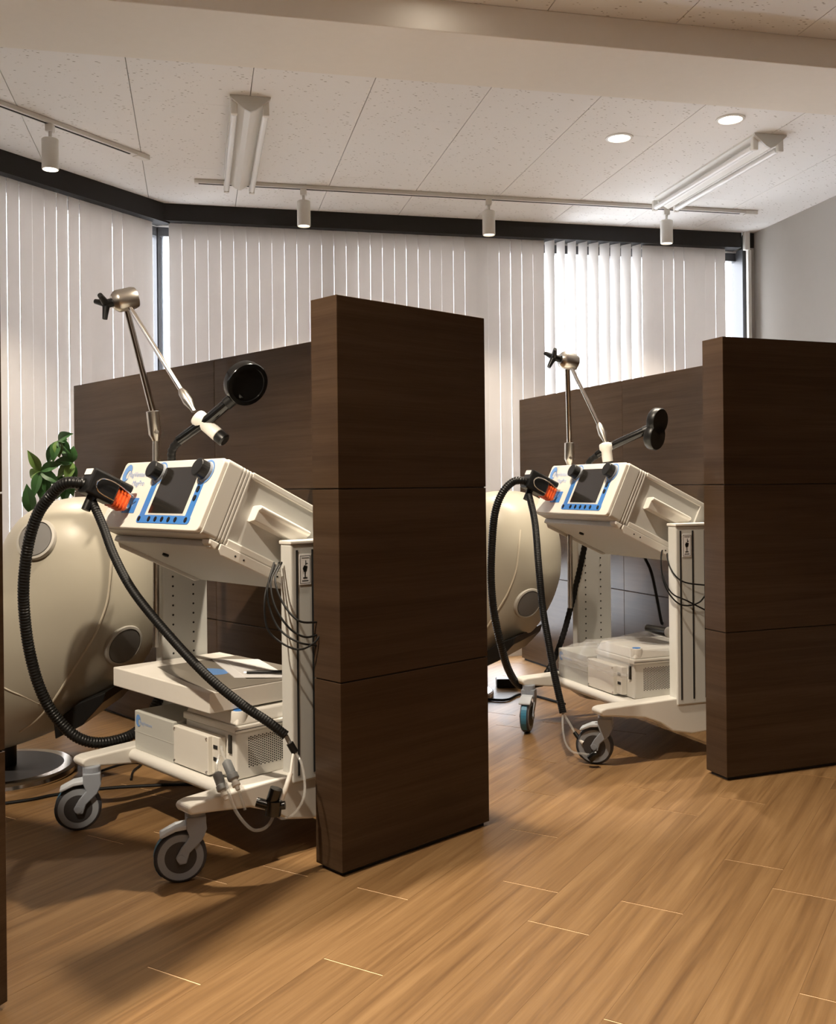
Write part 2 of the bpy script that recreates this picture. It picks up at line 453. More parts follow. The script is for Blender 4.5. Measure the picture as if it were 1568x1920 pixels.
# pelmets (black bands)
pb = MB(wf_back); pb.box((-0.04, 0.0, 2.449), (3.405, 0.10, CEIL))
tag(pb.build('trim_3', 'pelmet_black'), 'black pelmet band above the back blinds', kind='structure')
pl = MB(wf_left); pl.box((-0.04, 0.0, 2.44), (L_LEN, 0.10, CEIL))
tag(pl.build('trim_4', 'pelmet_black'), 'black pelmet band above the left blinds', kind='structure')
pe = MB(wf_back); pe.box((3.445, 0.0, 2.449), (3.489, 0.06, CEIL))
tag(pe.build('trim_5', 'pelmet_black'), 'short black pelmet end in the right-hand corner', kind='structure')
# white conduit in the corner + jamb
cj = MB(wf_back); cj.box((3.452, 0.0, 0.0), (3.489, 0.16, 2.449))
tag(cj.build('trim_6', 'wall_paint'), 'off-white window jamb beside the right wall', kind='structure')
sj = MB(wf_back); sj.box((3.428, 0.03, 0.0), (3.451, 0.16, 2.449))
tag(sj.build('trim_7', 'alu_frame'), 'dark metal window stile beside the white conduit', kind='structure')
cp = MB(wf_back); cp.box((3.412, -0.030, 2.43), (3.446, -0.001, CEIL)); cp.box((3.434, -0.026, 0.0), (3.456, -0.002, 2.43))
tag(cp.build('cable_conduit', 'white_plastic', bevel=0.003), 'thin white vertical conduit in the right window corner', 'conduit')

# vertical blinds: each slat a part
sl = MB(); W = 0.0345
prof = [(-W, 0.0), (-W * 0.5, -0.0007), (0, -0.0010), (W * 0.5, -0.0007), (W, 0.0)]
n = len(prof)
vs = [(x, y, z) for z in (0.53, 2.45) for x, y in prof] + [(x, y + 0.0006, z) for z in (0.53, 2.45) for x, y in prof]
fs = [(i, i + 1, n + i + 1, n + i) for i in range(n - 1)] + [(2 * n + i + 1, 2 * n + i, 3 * n + i, 3 * n + i + 1) for i in range(n - 1)]
fs += [(0, n, 3 * n, 2 * n), (n - 1, 3 * n - 1, 4 * n - 1, 2 * n - 1)]
fs += [(i, 2 * n + i, 2 * n + i + 1, i + 1) for i in range(n - 1)] + [(n + i, n + i + 1, 3 * n + i + 1, 3 * n + i) for i in range(n - 1)]
sl.add(vs, fs)
slat_me = sl.mesh('slat', True); slat_me.materials.append(MATS['blind_fabric'])
slat_long = slat_me.copy()
for v_ in slat_long.vertices:
    if v_.co.z < 1: v_.co.z = 0.13
def blind(label, f, first, pitch, count, rot0, open_rng, seed, gaps, slat_me):
    p0 = Vector(f(0, 0, 0)); dx = (Vector(f(1, 0, 0)) - p0); rz = math.atan2(dx.y, dx.x)
    root = thing('vertical_blind', label, 'blind', f(0, 0.055, 0), rz, 'vertical blinds')
    rail = MB(); rail.box((min(first - 0.05, first + pitch * count), -0.015, 2.452), (max(first, first + pitch * count), 0.015, 2.475))
    rail.build('headrail', 'white_metal', root)
    rnd = random.Random(seed)
    for i in range(count):
        s = first + pitch * i
        o = link('slat', slat_me, root); o.location = (s, 0.0, 0)
        ang = rot0 + rnd.uniform(-2.0, 2.6)
        if rnd.random() < gaps: ang = rot0 + 3.2
        if open_rng and open_rng[0] <= s <= open_rng[1]:
            ang = -62 + rnd.uniform(-7, 7)
        o.rotation_euler = (0, 0, radians(ang))
    return root
blind('pale vertical blind across the back window, partly open at right', wf_back, 0.035, 0.0693, 48, 0.0, (2.17, 2.80), 4, 0.25, slat_me)
blind('pale vertical blind on the angled left window, fully closed', lambda s, t, z: wf_left(s, t, z), 0.07, 0.0693, 66, 180.0, None, 9, 0.3, slat_long)

# ------------------------------------------------------------------ ceiling fittings
def spot_lamp(root, loc, target, watt, size, blend, name='lamp', soft=0.03, col=WARM):
    ld = bpy.data.lights.new(name, 'SPOT'); ld.energy = watt; ld.spot_size = radians(size); ld.spot_blend = blend
    ld.color = col; ld.shadow_soft_size = soft
    o = bpy.data.objects.new(name, ld); COL.objects.link(o); o.parent = root
    o.location = loc; o.rotation_euler = (Vector(target) - Vector(loc)).to_track_quat('-Z', 'Y').to_euler()
    return o
def track(label, f, s0, s1, slot=None):
    root = thing('lighting_track', label, 'track', f(s0, 0, CEIL), 0)
    L = w2l(root); g = lambda s, t, z: L(*f(s, t, z))
    mb = MB(g); mb.box((s0, -0.017, CEIL - 0.019), (s1, 0.017, CEIL - 0.0005)); mb.build('rail', 'white_metal', root, bevel=0.002)
    mb = MB(g); mb.box((s0 + 0.02, -0.005, CEIL - 0.0205), (s1 - 0.10, 0.005, CEIL - 0.0185)); mb.build('slot', 'dark_groove', root)
    mb = MB(g); e0, e1 = (s1 - 0.07, s1 + 0.004); mb.box((e0, -0.018, CEIL - 0.0225), (e1, 0.018, CEIL - 0.0005)); mb.build('end_cap', 'white_plastic', root, bevel=0.002)
    return root
TBK = 5.015
track('long white lighting track in front of the back blinds', lambda s, t, z: RP(s, TBK + t, z), 0.0, 3.09)
TL1 = Vector((-1.233, 4.54, 0)); TLD = (Vector((-1.632, 3.889, 0)) - TL1).normalized(); TLN = Vector((-TLD.y, TLD.x, 0))
def tl_f(s, t, z): p = TL1 + TLD * s + TLN * t; return (p.x, p.y, z)
track('white lighting track above the angled left blinds', lambda s, t, z: tl_f(2.6 - s, t, z), 0.0, 2.6)
def track_spot(p, label, watt, glow):
    root = thing('track_spotlight', label, 'spotlight', (p.x, p.y, 2.33), 0, 'track spotlights')
    z = lambda v: v - 2.33
    MB().box((-0.016, -0.016, z(CEIL - 0.05)), (0.016, 0.016, z(CEIL - 0.02))).build('adapter', 'white_plastic', root, bevel=0.003)
    MB().cyl((0, 0, z(2.455)), (0, 0, z(2.492)), 0.007, 12).build('stem', 'white_metal', root, True)
    MB().lathe([(0.0, z(2.46)), (0.031, z(2.46)), (0.034, z(2.457)), (0.034, z(2.337)), (0.031, z(2.333)), (0.029, z(2.342)), (0.0, z(2.342))], (0, 0, 0), (0, 0, 1), 32).build('lamp_body', 'white_metal', root, True)
    MB().lathe([(0.0, z(2.3385)), (0.0285, z(2.3385)), (0.0285, z(2.3405)), (0, z(2.3405))], (0, 0, 0), (0, 0, 1), 24).build('lens', glow, root)
    spot_lamp(root, (0, 0, z(2.331)), (0, 0, z(0)), watt, 95, 0.7)
track_spot(RP(0.541, TBK), 'white track spotlight above the first partition, leftmost on the back track', TRACK_W, 'lamp_glow_soft')
track_spot(RP(1.52, TBK), 'white track spotlight in the middle of the back track', TRACK_W, 'lamp_glow_soft')
track_spot(RP(2.543, TBK), 'white track spotlight below the far end of the right fluorescent fixture', TRACK_W, 'lamp_glow_soft')
track_spot(Vector((-1.51, 4.088, 0)), 'glowing white track spotlight on the left track', TRACK_W, 'lamp_glow')

def downlight(a, b, label, watt, size=104, r=0.055, blend=0.25):
    p = RP(a, b, CEIL)
    root = thing('downlight', label, 'downlight', p, 0, 'recessed downlights')
    MB().lathe([(r * 0.86, -0.002), (r * 0.9, -0.006), (r * 1.08, -0.004), (r * 1.1, -0.0005), (r * 0.86, -0.0005)], (0, 0, 0), (0, 0, 1), 32).build('trim_ring', 'white_metal', root, True)
    MB().lathe([(0, -0.0035), (r * 0.86, -0.0035), (r * 0.86, -0.001), (0, -0.001)], (0, 0, 0), (0, 0, 1), 32).build('diffuser', 'lamp_glow', root)
    spot_lamp(root, (0, 0, -0.012), (0, 0, -2), watt, size, blend, soft=0.03)
downlight(1.837, 4.063, 'round lit downlight over the second booth, the larger one', DOWN_W * 0.5, 66)
downlight(2.207, 3.766, 'round lit downlight beside the right fluorescent fixture', DOWN_W * 0.6, 66)
downlight(0.72, 2.88, 'round lit downlight before the beam, above the middle partition', DOWN_W * 0.95)
downlight(-0.835, 1.672, 'round lit downlight nearest the viewer, on the left', DOWN_W * 1.35, 130, blend=0.3)
downlight(0.40, 0.95, 'round lit downlight nearest the viewer, over the open floor', DOWN_W * 0.55, 80, blend=0.7)

def fluorescent(a, b0, b1, label):
    root = thing('fluorescent_fixture', label, 'ceiling lamp', RP(a, b0, CEIL), ROOM_ROT, 'twin tube fluorescent fixtures')
    Ln = b1 - b0
    ends = [(-0.078, -0.0005), (0.078, -0.0005), (0.076, -0.008), (0.022, -0.052), (0, -0.062), (-0.022, -0.052), (-0.076, -0.008)]
    MB().prism(ends, 0.012, Ln, lambda u, v, w: (u, w, v)).build('housing', 'white_metal', root)
    MB().prism([(x * 1.02, y * 1.02 - 0.0005) for x, y in ends], 0.0, 0.012, lambda u, v, w: (u, w, v)).build('end_plate', 'console_grey', root)
    for sx in (-1, 1):
        t = MB(); t.cyl((sx * 0.062, 0.05, -0.052), (sx * 0.062, Ln + 0.03, -0.052), 0.0135, 16); t.build('lamp_tube', 'tube_white', root, True)
        for yy in (0.03, Ln + 0.03):
            s = MB(); s.box((sx * 0.062 - 0.013, yy - 0.012, -0.068), (sx * 0.062 + 0.013, yy + 0.012, -0.012)); s.build('lamp_holder', 'white_plastic', root, bevel=0.004)
fluorescent(0.217, 3.905, 4.95, 'unlit twin-tube fluorescent fixture near the left track')
fluorescent(2.475, 3.89, 4.86, 'unlit twin-tube fluorescent fixture near the right wall')

# ------------------------------------------------------------------ partitions
PT, PWD, PS, PH = 0.1093, 0.560, 0.4485, 1.5
def partition(c, a, wall_len, joint, label):
    root = thing('partition', label, 'partition', (c.x, c.y, 0), pi / 2 - a, 'dark wood booth partitions')
    g = 0.0015
    pz = MB(); pz.box((0.012, 0.012, 0), (PWD - 0.012, PT - 0.012, 0.02)); pz.box((PS + 0.012, PT - 0.012, 0), (PWD - 0.012, wall_len - 0.012, 0.02))
    pz.build('plinth', 'pelmet_black', root)
    core = MB(); core.box((0.004, 0.004, 0.016), (PWD - 0.004, PT - 0.004, PH - 0.006)); core.box((PS + 0.004, PT - 0.004, 0.016), (PWD - 0.004, wall_len - 0.004, PH - 0.006))
    core.build('core', 'pelmet_black', root)
    rows = [(0.012, 0.5 - g), (0.5 + g, 1.0 - g), (1.0 + g, PH)]
    for z0, z1 in rows:
        # front slab: four skins mitred round the core read as one solid block
        b = MB(); b.box((0, 0, z0), (PWD, PT, z1)); b.build('front_panel', 'laminate', root, bevel=0.0012, seg=1)
        for y0, y1 in ((PT + 0.001, joint - 0.0008), (joint + 0.0008, wall_len)):
            w = MB(lambda x, y, z: (y, -x, z)); w.box((PS, y0, z0), (PWD, y1, z1))
            o = w.build('wall_panel', 'laminate', root, bevel=0.0012, seg=1); o.rotation_euler = (0, 0, pi / 2)
    return root
partition(C1, A1, 2.544, 1.306, 'dark wood partition in the middle, nearest the viewer')
partition(C2, A2, 2.377, 1.306, 'dark wood partition at the right edge')
partition(C0, A0, 2.2, 1.3, 'dark wood partition cut off by the left edge')

# ------------------------------------------------------------------ stimulator on trolley
X0, Y0 = -0.70, 0.05
TH = radians(25.2); CT, ST = cos(TH), sin(TH)
def ml(x, y, z): return ((x - X0) * K, (y - Y0) * K, z * K)
def cn(x, v, w): return ml(x, -0.178 + v * CT - w * ST, 1.303 - v * ST - w * CT)
def frame_of(k):
    c, a = ((C1, A1), (C2, A2))[k - 1]
    X = Vector((cos(a), -sin(a), 0)); Y = Vector((sin(a), cos(a), 0)); return c, X, Y, -a
def machine_root_loc(k, dx=0, dy=0):
    c, X, Y, r = frame_of(k)
    return c + X * ((X0 + dx) * K) + Y * ((Y0 + dy) * K), r

def rrect(x0, y0, x1, y1, r, n=5):
    out = []
    for cx, cy, a0 in ((x1 - r, y1 - r, 0), (x0 + r, y1 - r, 90), (x0 + r, y0 + r, 180), (x1 - r, y0 + r, 270)):
        for k in range(n + 1):
            t = radians(a0 + 90 * k / n); out.append((cx + r * cos(t), cy + r * sin(t)))
    return out
def circle(cx, cy, r, n=24, rx=None):
    return [(cx + (rx or r) * cos(2 * pi * k / n), cy + r * sin(2 * pi * k / n)) for k in range(n)]

def logo(parent, m, w, name='logo', word=True):
    """crescent mark and maker's name; m(u,v) maps metres right/up"""
    mb = MB(); R = w * 0.16; n = 28
    outer = [(R * 0.95 * cos(t), R * 1.15 * sin(t)) for t in [radians(20 + 300 * i / n) for i in range(n + 1)]]
    inner = [(R * 0.42 + R * 0.44 * cos(t), -R * 0.22 + R * 0.56 * sin(t)) for t in [radians(20 + 300 * i / n) for i in range(n + 1)]]
    vs = [m(R + x, y) for x, y in outer] + [m(R + x, y) for x, y in inner]
    mb.add(vs, [(i, i + 1, n + 2 + i, n + 1 + i) for i in range(n)])
    mb.build('logo_mark', 'logo_blue', parent)
    text_part('logo_word', 'MagVenture', w * 0.76, lambda u, v: m(R * 1.45 + u, v - R * 0.55), 'logo_pale', parent)

def castor(root, pos, yaw, mirror=1):
    """pos: stem on the floor plan (machine local metres); yaw: trailing direction"""
    r = 0.066
    T = Matrix.Translation(pos) @ Matrix.Rotation(yaw, 4, 'Z')
    def f(x, y, z): return T @ Vector((x, y, z))
    c = link('castor', None, root) if False else None
    off = 0.038
    # fork: yoke and one-sided arm on both sides
    fk = MB(f)
    fk.cyl((0, 0, 0.150), (0, 0, 0.186), 0.026, 20)
    for sy in (-1, 1):
        prof = [(-0.026, 0.165), (0.024, 0.165), (0.024, 0.13), (off + 0.004, 0.056), (off + 0.017, 0.060), (off + 0.017, r + 0.006), (off - 0.002, r + 0.018), (0.0, 0.10), (-0.026, 0.145)]
        prof = [(-0.024, 0.168), (-0.028, 0.135), (-0.016, 0.108), (off - 0.022, r + 0.012), (off - 0.014, r - 0.014), (off + 0.004, r - 0.016), (off + 0.013, r + 0.002), (off - 0.002, r + 0.028), (0.016, 0.118), (0.024, 0.140), (0.024, 0.168)]
        y0, y1 = sorted((sy * 0.021, sy * 0.028))
        fk.prism(prof, y0, y1, lambda u, v, w: (u, w, v))
    fk.box((-0.026, -0.027, 0.142), (0.024, 0.027, 0.168))
    fork = fk.build('castor_fork', 'castor_grey', root, smooth=False, bevel=0.003)
    # brake pedal
    pd = MB(f)
    pp = [(0.012, 0.150), (0.05, 0.146), (0.088, 0.128), (0.090, 0.121), (0.084, 0.120), (0.05, 0.134), (0.012, 0.138)]
    pd.prism(pp, -0.024, 0.024, lambda u, v, w: (u, w, v)); pd.build('brake_pedal', 'pedal_grey', fork, bevel=0.003)
    ax = f(0, 1, 0) - f(0, 0, 0); ctr = f(off, 0, r)
    wh = MB(); wh.lathe([(r * 0.8, -0.016), (r - 0.006, -0.016), (r, -0.009), (r, 0.009), (r - 0.006, 0.016), (r * 0.8, 0.016)], ctr, ax, 40)
    tyre = wh.build('castor_tyre', 'tyre', fork, True)
    rg = MB(); rg.lathe([(r * 0.55, -0.0175), (r * 0.87, -0.0175), (r * 0.87, 0.0175), (r * 0.55, 0.0175)], ctr, ax, 40); rg.build('wheel_ring', 'hub_ring', fork, True)
    hb = MB(); hb.lathe([(0.0, -0.0185), (r * 0.60, -0.0185), (r * 0.62, -0.016), (r * 0.62, 0.016), (r * 0.60, 0.0185), (0, 0.0185)], ctr, ax, 32); hb.build('wheel_hub', 'hub_dark', fork, True)
    bt = MB(); bt.lathe([(0, -0.030), (0.010, -0.030), (0.010, 0.030), (0, 0.030)], ctr, ax, 16); bt.build('axle', 'castor_grey', fork, True)
    # blue tape on the tread
    tp = MB(); pts = []
    u = (f(1, 0, 0) - f(0, 0, 0)); zz = Vector((0, 0, 1))
    for k in range(13):
        t = radians(-45 + 115 * k / 12); d = u * cos(t) + zz * sin(t)
        for s in (-0.011, 0.011): pts.append(ctr + d * (r + 0.0012) + ax * s)
    tp.add(pts, [(2 * i, 2 * i + 1, 2 * i + 3, 2 * i + 2) for i in range(12)]); tp.build('tread_tape', 'tyre_blue', fork)
    return fork

def machine(k, dx, dy, label, yaws):
    loc, rz = machine_root_loc(k, dx, dy)
    root = thing('magnetic_stimulator', label, 'medical device', loc, rz, 'stimulator consoles on trolleys')
    xl, xr = -1.01, -0.335
    # --- console box
    core = MB(cn); core.box((xl + 0.010, 0.02, 0.012), (xr - 0.010, 0.455, 0.25))
    cons = core.build('console_body', 'console_side', root)
    fr = MB(cn)
    fr.prism(rrect(xl, 0.0, xr, 0.261, 0.014), 0.008, 0.066, lambda u, v, w: (u, w, v))
    fr.build('front_frame', 'console_grey', cons, bevel=0.002)
    for i in range(3):
        rb = MB(cn); v0 = 0.070 + i * 0.013
        rb.prism(rrect(xl, 0.0, xr, 0.261, 0.014), v0, v0 + 0.009, lambda u, v, w: (u, w, v)); rb.build('frame_rib', 'console_grey', cons, bevel=0.002)
    cr_ = MB(cn); cr_.prism(rrect(xl + 0.006, 0.006, xr - 0.006, 0.255, 0.012), 0.02, 0.12, lambda u, v, w: (u, w, v)); cr_.build('rib_core', 'column_grey', cons)
    for nm, w0, w1 in (('top_rail', 0.0, 0.022), ('bottom_rail', 0.236, 0.261)):
        t = MB(cn); t.box((xl, 0.106, w0), (xr, 0.46, w1)); t.build(nm, 'white_metal', cons, bevel=0.004)
    t = MB(cn); t.prism(rrect(xl, 0.0, xr, 0.261, 0.014), 0.425, 0.47, lambda u, v, w: (u, w, v)); t.build('rear_frame', 'console_grey', cons, bevel=0.002)
    # --- front plate
    fp = MB(cn); fp.prism(rrect(xl + 0.003, 0.003, xr - 0.003, 0.258, 0.016), -0.008, 0.009, lambda u, v, w: (u, w, v))
    plate = fp.build('front_plate', 'cream_panel', root, bevel=0.003)
    def fm(u, v, d=-0.0095): return cn(u, d, v)
    def flatpart(nm, poly, mat, d0=-0.0098, d1=-0.0075):
        m = MB(cn); m.prism(poly, d0, d1, lambda u, v, w: (u, w, v)); return m.build(nm, mat, plate)
    flatpart('screen_bezel', rrect(-0.694, 0.028, -0.458, 0.206, 0.004), 'white_plastic', -0.0095)
    flatpart('screen', rrect(-0.690, 0.032, -0.463, 0.2015, 0.003), 'screen_glass', -0.0108)
    flatpart('blue_strip', [(-0.745, 0.092), (-0.712, 0.092), (-0.712, 0.215), (-0.745, 0.215)], 'blue_print')
    flatpart('blue_strip', [(-0.442, 0.092), (-0.409, 0.092), (-0.409, 0.215), (-0.442, 0.215)], 'blue_print')
    flatpart('blue_strip', rrect(-0.752, 0.209, -0.405, 0.238, 0.012), 'blue_print', -0.0100)
    for cx in (-0.722, -0.420):
        n = 22; mb = MB(cn); o = circle(cx, 0.052, 0.043, n); i_ = circle(cx, 0.052, 0.037, n)
        mb.add([(x, -0.0100, y) for x, y in o + i_], [(q, (q + 1) % n, n + (q + 1) % n, n + q) for q in range(n)]); mb.build('dial_ring', 'logo_blue', plate)
        kb = MB(cn); pr = circle(cx, 0.052, 0.031, 20); kb.prism(pr, -0.050, -0.008, lambda u, v, w: (u, w, v)); kb.build('dial_knob', 'black_plastic', plate, bevel=0.003)
        sk = MB(cn); sk.prism(circle(cx, 0.052, 0.0335, 24), -0.018, -0.008, lambda u, v, w: (u, w, v)); sk.build('dial_skirt', 'hub_ring', plate)
    for cx in (-0.735, -0.667, -0.623, -0.579, -0.536, -0.492, -0.428):
        b = MB(cn); b.prism(circle(cx, 0.2235, 0.0095, 14, 0.0075), -0.0125, -0.0095, lambda u, v, w: (u, w, v)); b.build('push_button', 'black_plastic', plate)
    for cw, rr in ((0.114, 0.012), (0.146, 0.011)):
        b = MB(cn); b.prism(circle(-0.4265, cw, rr, 14, 0.0085), -0.0125, -0.0095, lambda u, v, w: (u, w, v)); b.build('push_button', 'black_plastic', plate)
    flatpart('socket_label', rrect(-0.884, 0.146, -0.795, 0.203, 0.003), 'blue_print')
    logo(plate, lambda u, v: cn(-0.992 + u / K, -0.0102, 0.047 - v / K), 0.155)
    text_part('model_name', 'MagPro', 0.072, lambda u, v: cn(-0.893 + u / K, -0.0102, 0.098 - v / K), 'logo_pale', plate)
    # --- side handles
    for sx, xx in ((1, xr), (-1, xl)):
        h = MB(cn); pr = [(0.0, 0.098), (0.032, 0.096), (0.041, 0.102), (0.041, 0.110), (0.030, 0.116), (0.026, 0.150), (0.0, 0.156), (-0.022, 0.150), (-0.022, 0.104)]
        h.prism(pr, 0.155, 0.375, lambda u, v, w: (xx + sx * u, w, v)); h.build('side_handle', 'white_plastic', root, bevel=0.002)
    # --- tray carrying the console
    tr = MB(cn); tr.box((xl + 0.012, 0.06, 0.262), (xr - 0.012, 0.46, 0.284))
    tray = tr.build('console_tray', 'console_grey', root, bevel=0.002)
    for xx in (xl - 0.002, xr + 0.002):
        fl = MB(cn); fl.prism([(0.085, 0.262), (0.085, 0.282), (0.10, 0.296), (0.44, 0.296), (0.46, 0.285), (0.46, 0.262)], xx - 0.004, xx + 0.004, lambda u, v, w: (w, u, v)); fl.build('tray_flange', 'white_metal', tray, bevel=0.002)
        for vv in (0.15, 0.185, 0.33, 0.365):
            ho = MB(cn); ho.prism(circle(vv, 0.279, 0.0035, 10), xx - 0.0046, xx + 0.0046, lambda u, v, w: (w, u, v)); ho.build('flange_hole', 'dark_groove', tray)
    cl = MB(cn); cl.prism([(0.045, 0.262), (0.05, 0.275), (0.075, 0.288), (0.083, 0.262)], xr - 0.05, xr, lambda u, v, w: (w, u, v)); cl.build('tray_clip', 'white_plastic', tray, bevel=0.003)
    nb = MB(cn); nb.lathe([(0.012, 0), (0.012, 0.008), (0.004, 0.010)], (-0.80, 0.17, 0.284), (0, 0, 1), 14); nb.build('tray_screw', 'black_plastic', tray)
    # --- columns
    for nm, x0, x1, ztop, sgn in (('right', -0.31, -0.25, 1.02, 1), ('left', -1.15, -1.09, 0.985, -1)):
        c = MB(ml); c.box((x0, 0.0, 0.235), (x1, 0.20, ztop)); col = c.build('column', 'column_grey', root, bevel=0.006, seg=3)
        cp_ = MB(ml); cp_.box((x0 - 0.003, -0.003, ztop - 0.001), (x1 + 0.003, 0.203, ztop + 0.012)); cp_.build('column_cap', 'white_plastic', col, bevel=0.003)
        xo = x1 if sgn > 0 else x0
        for yy in (0.024, 0.088, 0.152):
            g_ = MB(ml); a_, b_ = sorted((xo, xo + sgn * 0.0012)); g_.box((a_, yy - 0.004, 0.26), (b_, yy + 0.004, ztop - 0.02)); g_.build('column_groove', 'dark_groove', col)
        xi = x0 if sgn > 0 else x1
        hl = MB(ml)
        for yy in (0.045, 0.135):
            for q in range(18):
                zz = 0.30 + q * 0.0375
                hl.prism(circle(yy, zz, 0.0042, 8), *sorted((xi, xi - sgn * 0.0010)), lambda u, v, w: (w, u, v))
        tag(hl.build('peg_holes', 'dark_groove', col), kind='stuff')
        if sgn > 0:
            st = MB(ml); st.box((xo + 0.0003, 0.033, 0.885), (xo + 0.0016, 0.080, 0.985)); sticker = st.build('sticker', 'paper', col)
            d = MB(ml); X_ = xo + 0.0020
            def fl2(u, v): return (X_, 0.0565 + u, 0.935 + v)
            for p in ([(-0.021, 0.046), (0.021, 0.046), (0.021, 0.0445), (-0.021, 0.0445)], [(-0.021, -0.046), (0.021, -0.046), (0.021, -0.0445), (-0.021, -0.0445)],
                      [(-0.021, 0.046), (-0.0195, 0.046), (-0.0195, -0.046), (-0.021, -0.046)], [(0.021, 0.046), (0.0195, 0.046), (0.0195, -0.046), (0.021, -0.046)],
                      [(-0.014, 0.039), (0.016, 0.039), (0.016, 0.037), (-0.014, 0.037)], [(-0.013, -0.036), (0.013, -0.036), (0.013, -0.039), (-0.013, -0.039)],
                      [(-0.010, 0.004), (-0.004, 0.014), (0.010, 0.010), (0.006, -0.006), (-0.006, -0.008)], [(-0.002, -0.007), (0.002, -0.007), (0.002, -0.026), (-0.002, -0.026)],
                      [(-0.009, -0.026), (0.009, -0.026), (0.009, -0.030), (-0.009, -0.030)], [(0.001, 0.014), (0.004, 0.014), (0.004, 0.030), (0.001, 0.030)], [(0.004, 0.020), (0.010, 0.021), (0.010, 0.018), (0.004, 0.017)]):
                d.flat(p, fl2)
            d.build('sticker_print', 'black_plastic', sticker)
    # --- base: deck and feet
    dk = MB(ml); dk.box((-1.045, -0.185, 0.215), (-0.315, 0.30, 0.250)); deck = dk.build('deck', 'white_metal', root, bevel=0.004)
    lp = MB(); lp.cyl(ml(-1.0, -0.185, 0.232), ml(-0.33, -0.185, 0.232), 0.0185, 20); lp.build('deck_lip', 'white_plastic', deck, True)
    un = MB(ml); un.prism([(-0.17, 0.215), (-0.10, 0.175), (0.26, 0.175), (0.29, 0.215)], -1.0, -0.33, lambda u, v, w: (w, u, v)); un.build('deck_pan', 'console_grey', deck)
    foot_prof = [(-0.375, 0.222), (-0.385, 0.238), (-0.378, 0.251), (-0.355, 0.256), (-0.20, 0.262), (0.0, 0.268), (0.22, 0.268), (0.40, 0.262), (0.54 - 0.06, 0.254), (0.49, 0.238), (0.48, 0.222), (0.42, 0.212),
                 (0.30, 0.185), (0.22, 0.135), (0.17, 0.108), (0.08, 0.104), (-0.02, 0.125), (-0.08, 0.165), (-0.16, 0.196), (-0.30, 0.214)]
    for x0, x1 in ((-0.335, -0.255), (-1.055, -0.975)):
        f = MB(ml); f.prism(foot_prof, x0, x1, lambda u, v, w: (w, u, v)); f.build('foot', 'white_metal', root, bevel=0.006, seg=3)
    # --- castors
    for (cx, cy), yaw in zip(((-0.315, -0.325), (-0.985, -0.345), (-0.30, 0.44), (-1.01, 0.44)), yaws):
        castor(root, Vector((*ml(cx, cy, 0)[:2], 0)), radians(yaw))
    return root, w2l(root)

m1, L1 = machine(1, 0, 0, 'white stimulator console on a trolley in the nearer booth, round coil above', (-117, -117, 60, 80))
m2, L2 = machine(2, -0.09, 0.01, 'white stimulator console on a trolley in the farther booth, butterfly coil above', (-130, -40, 60, 80))

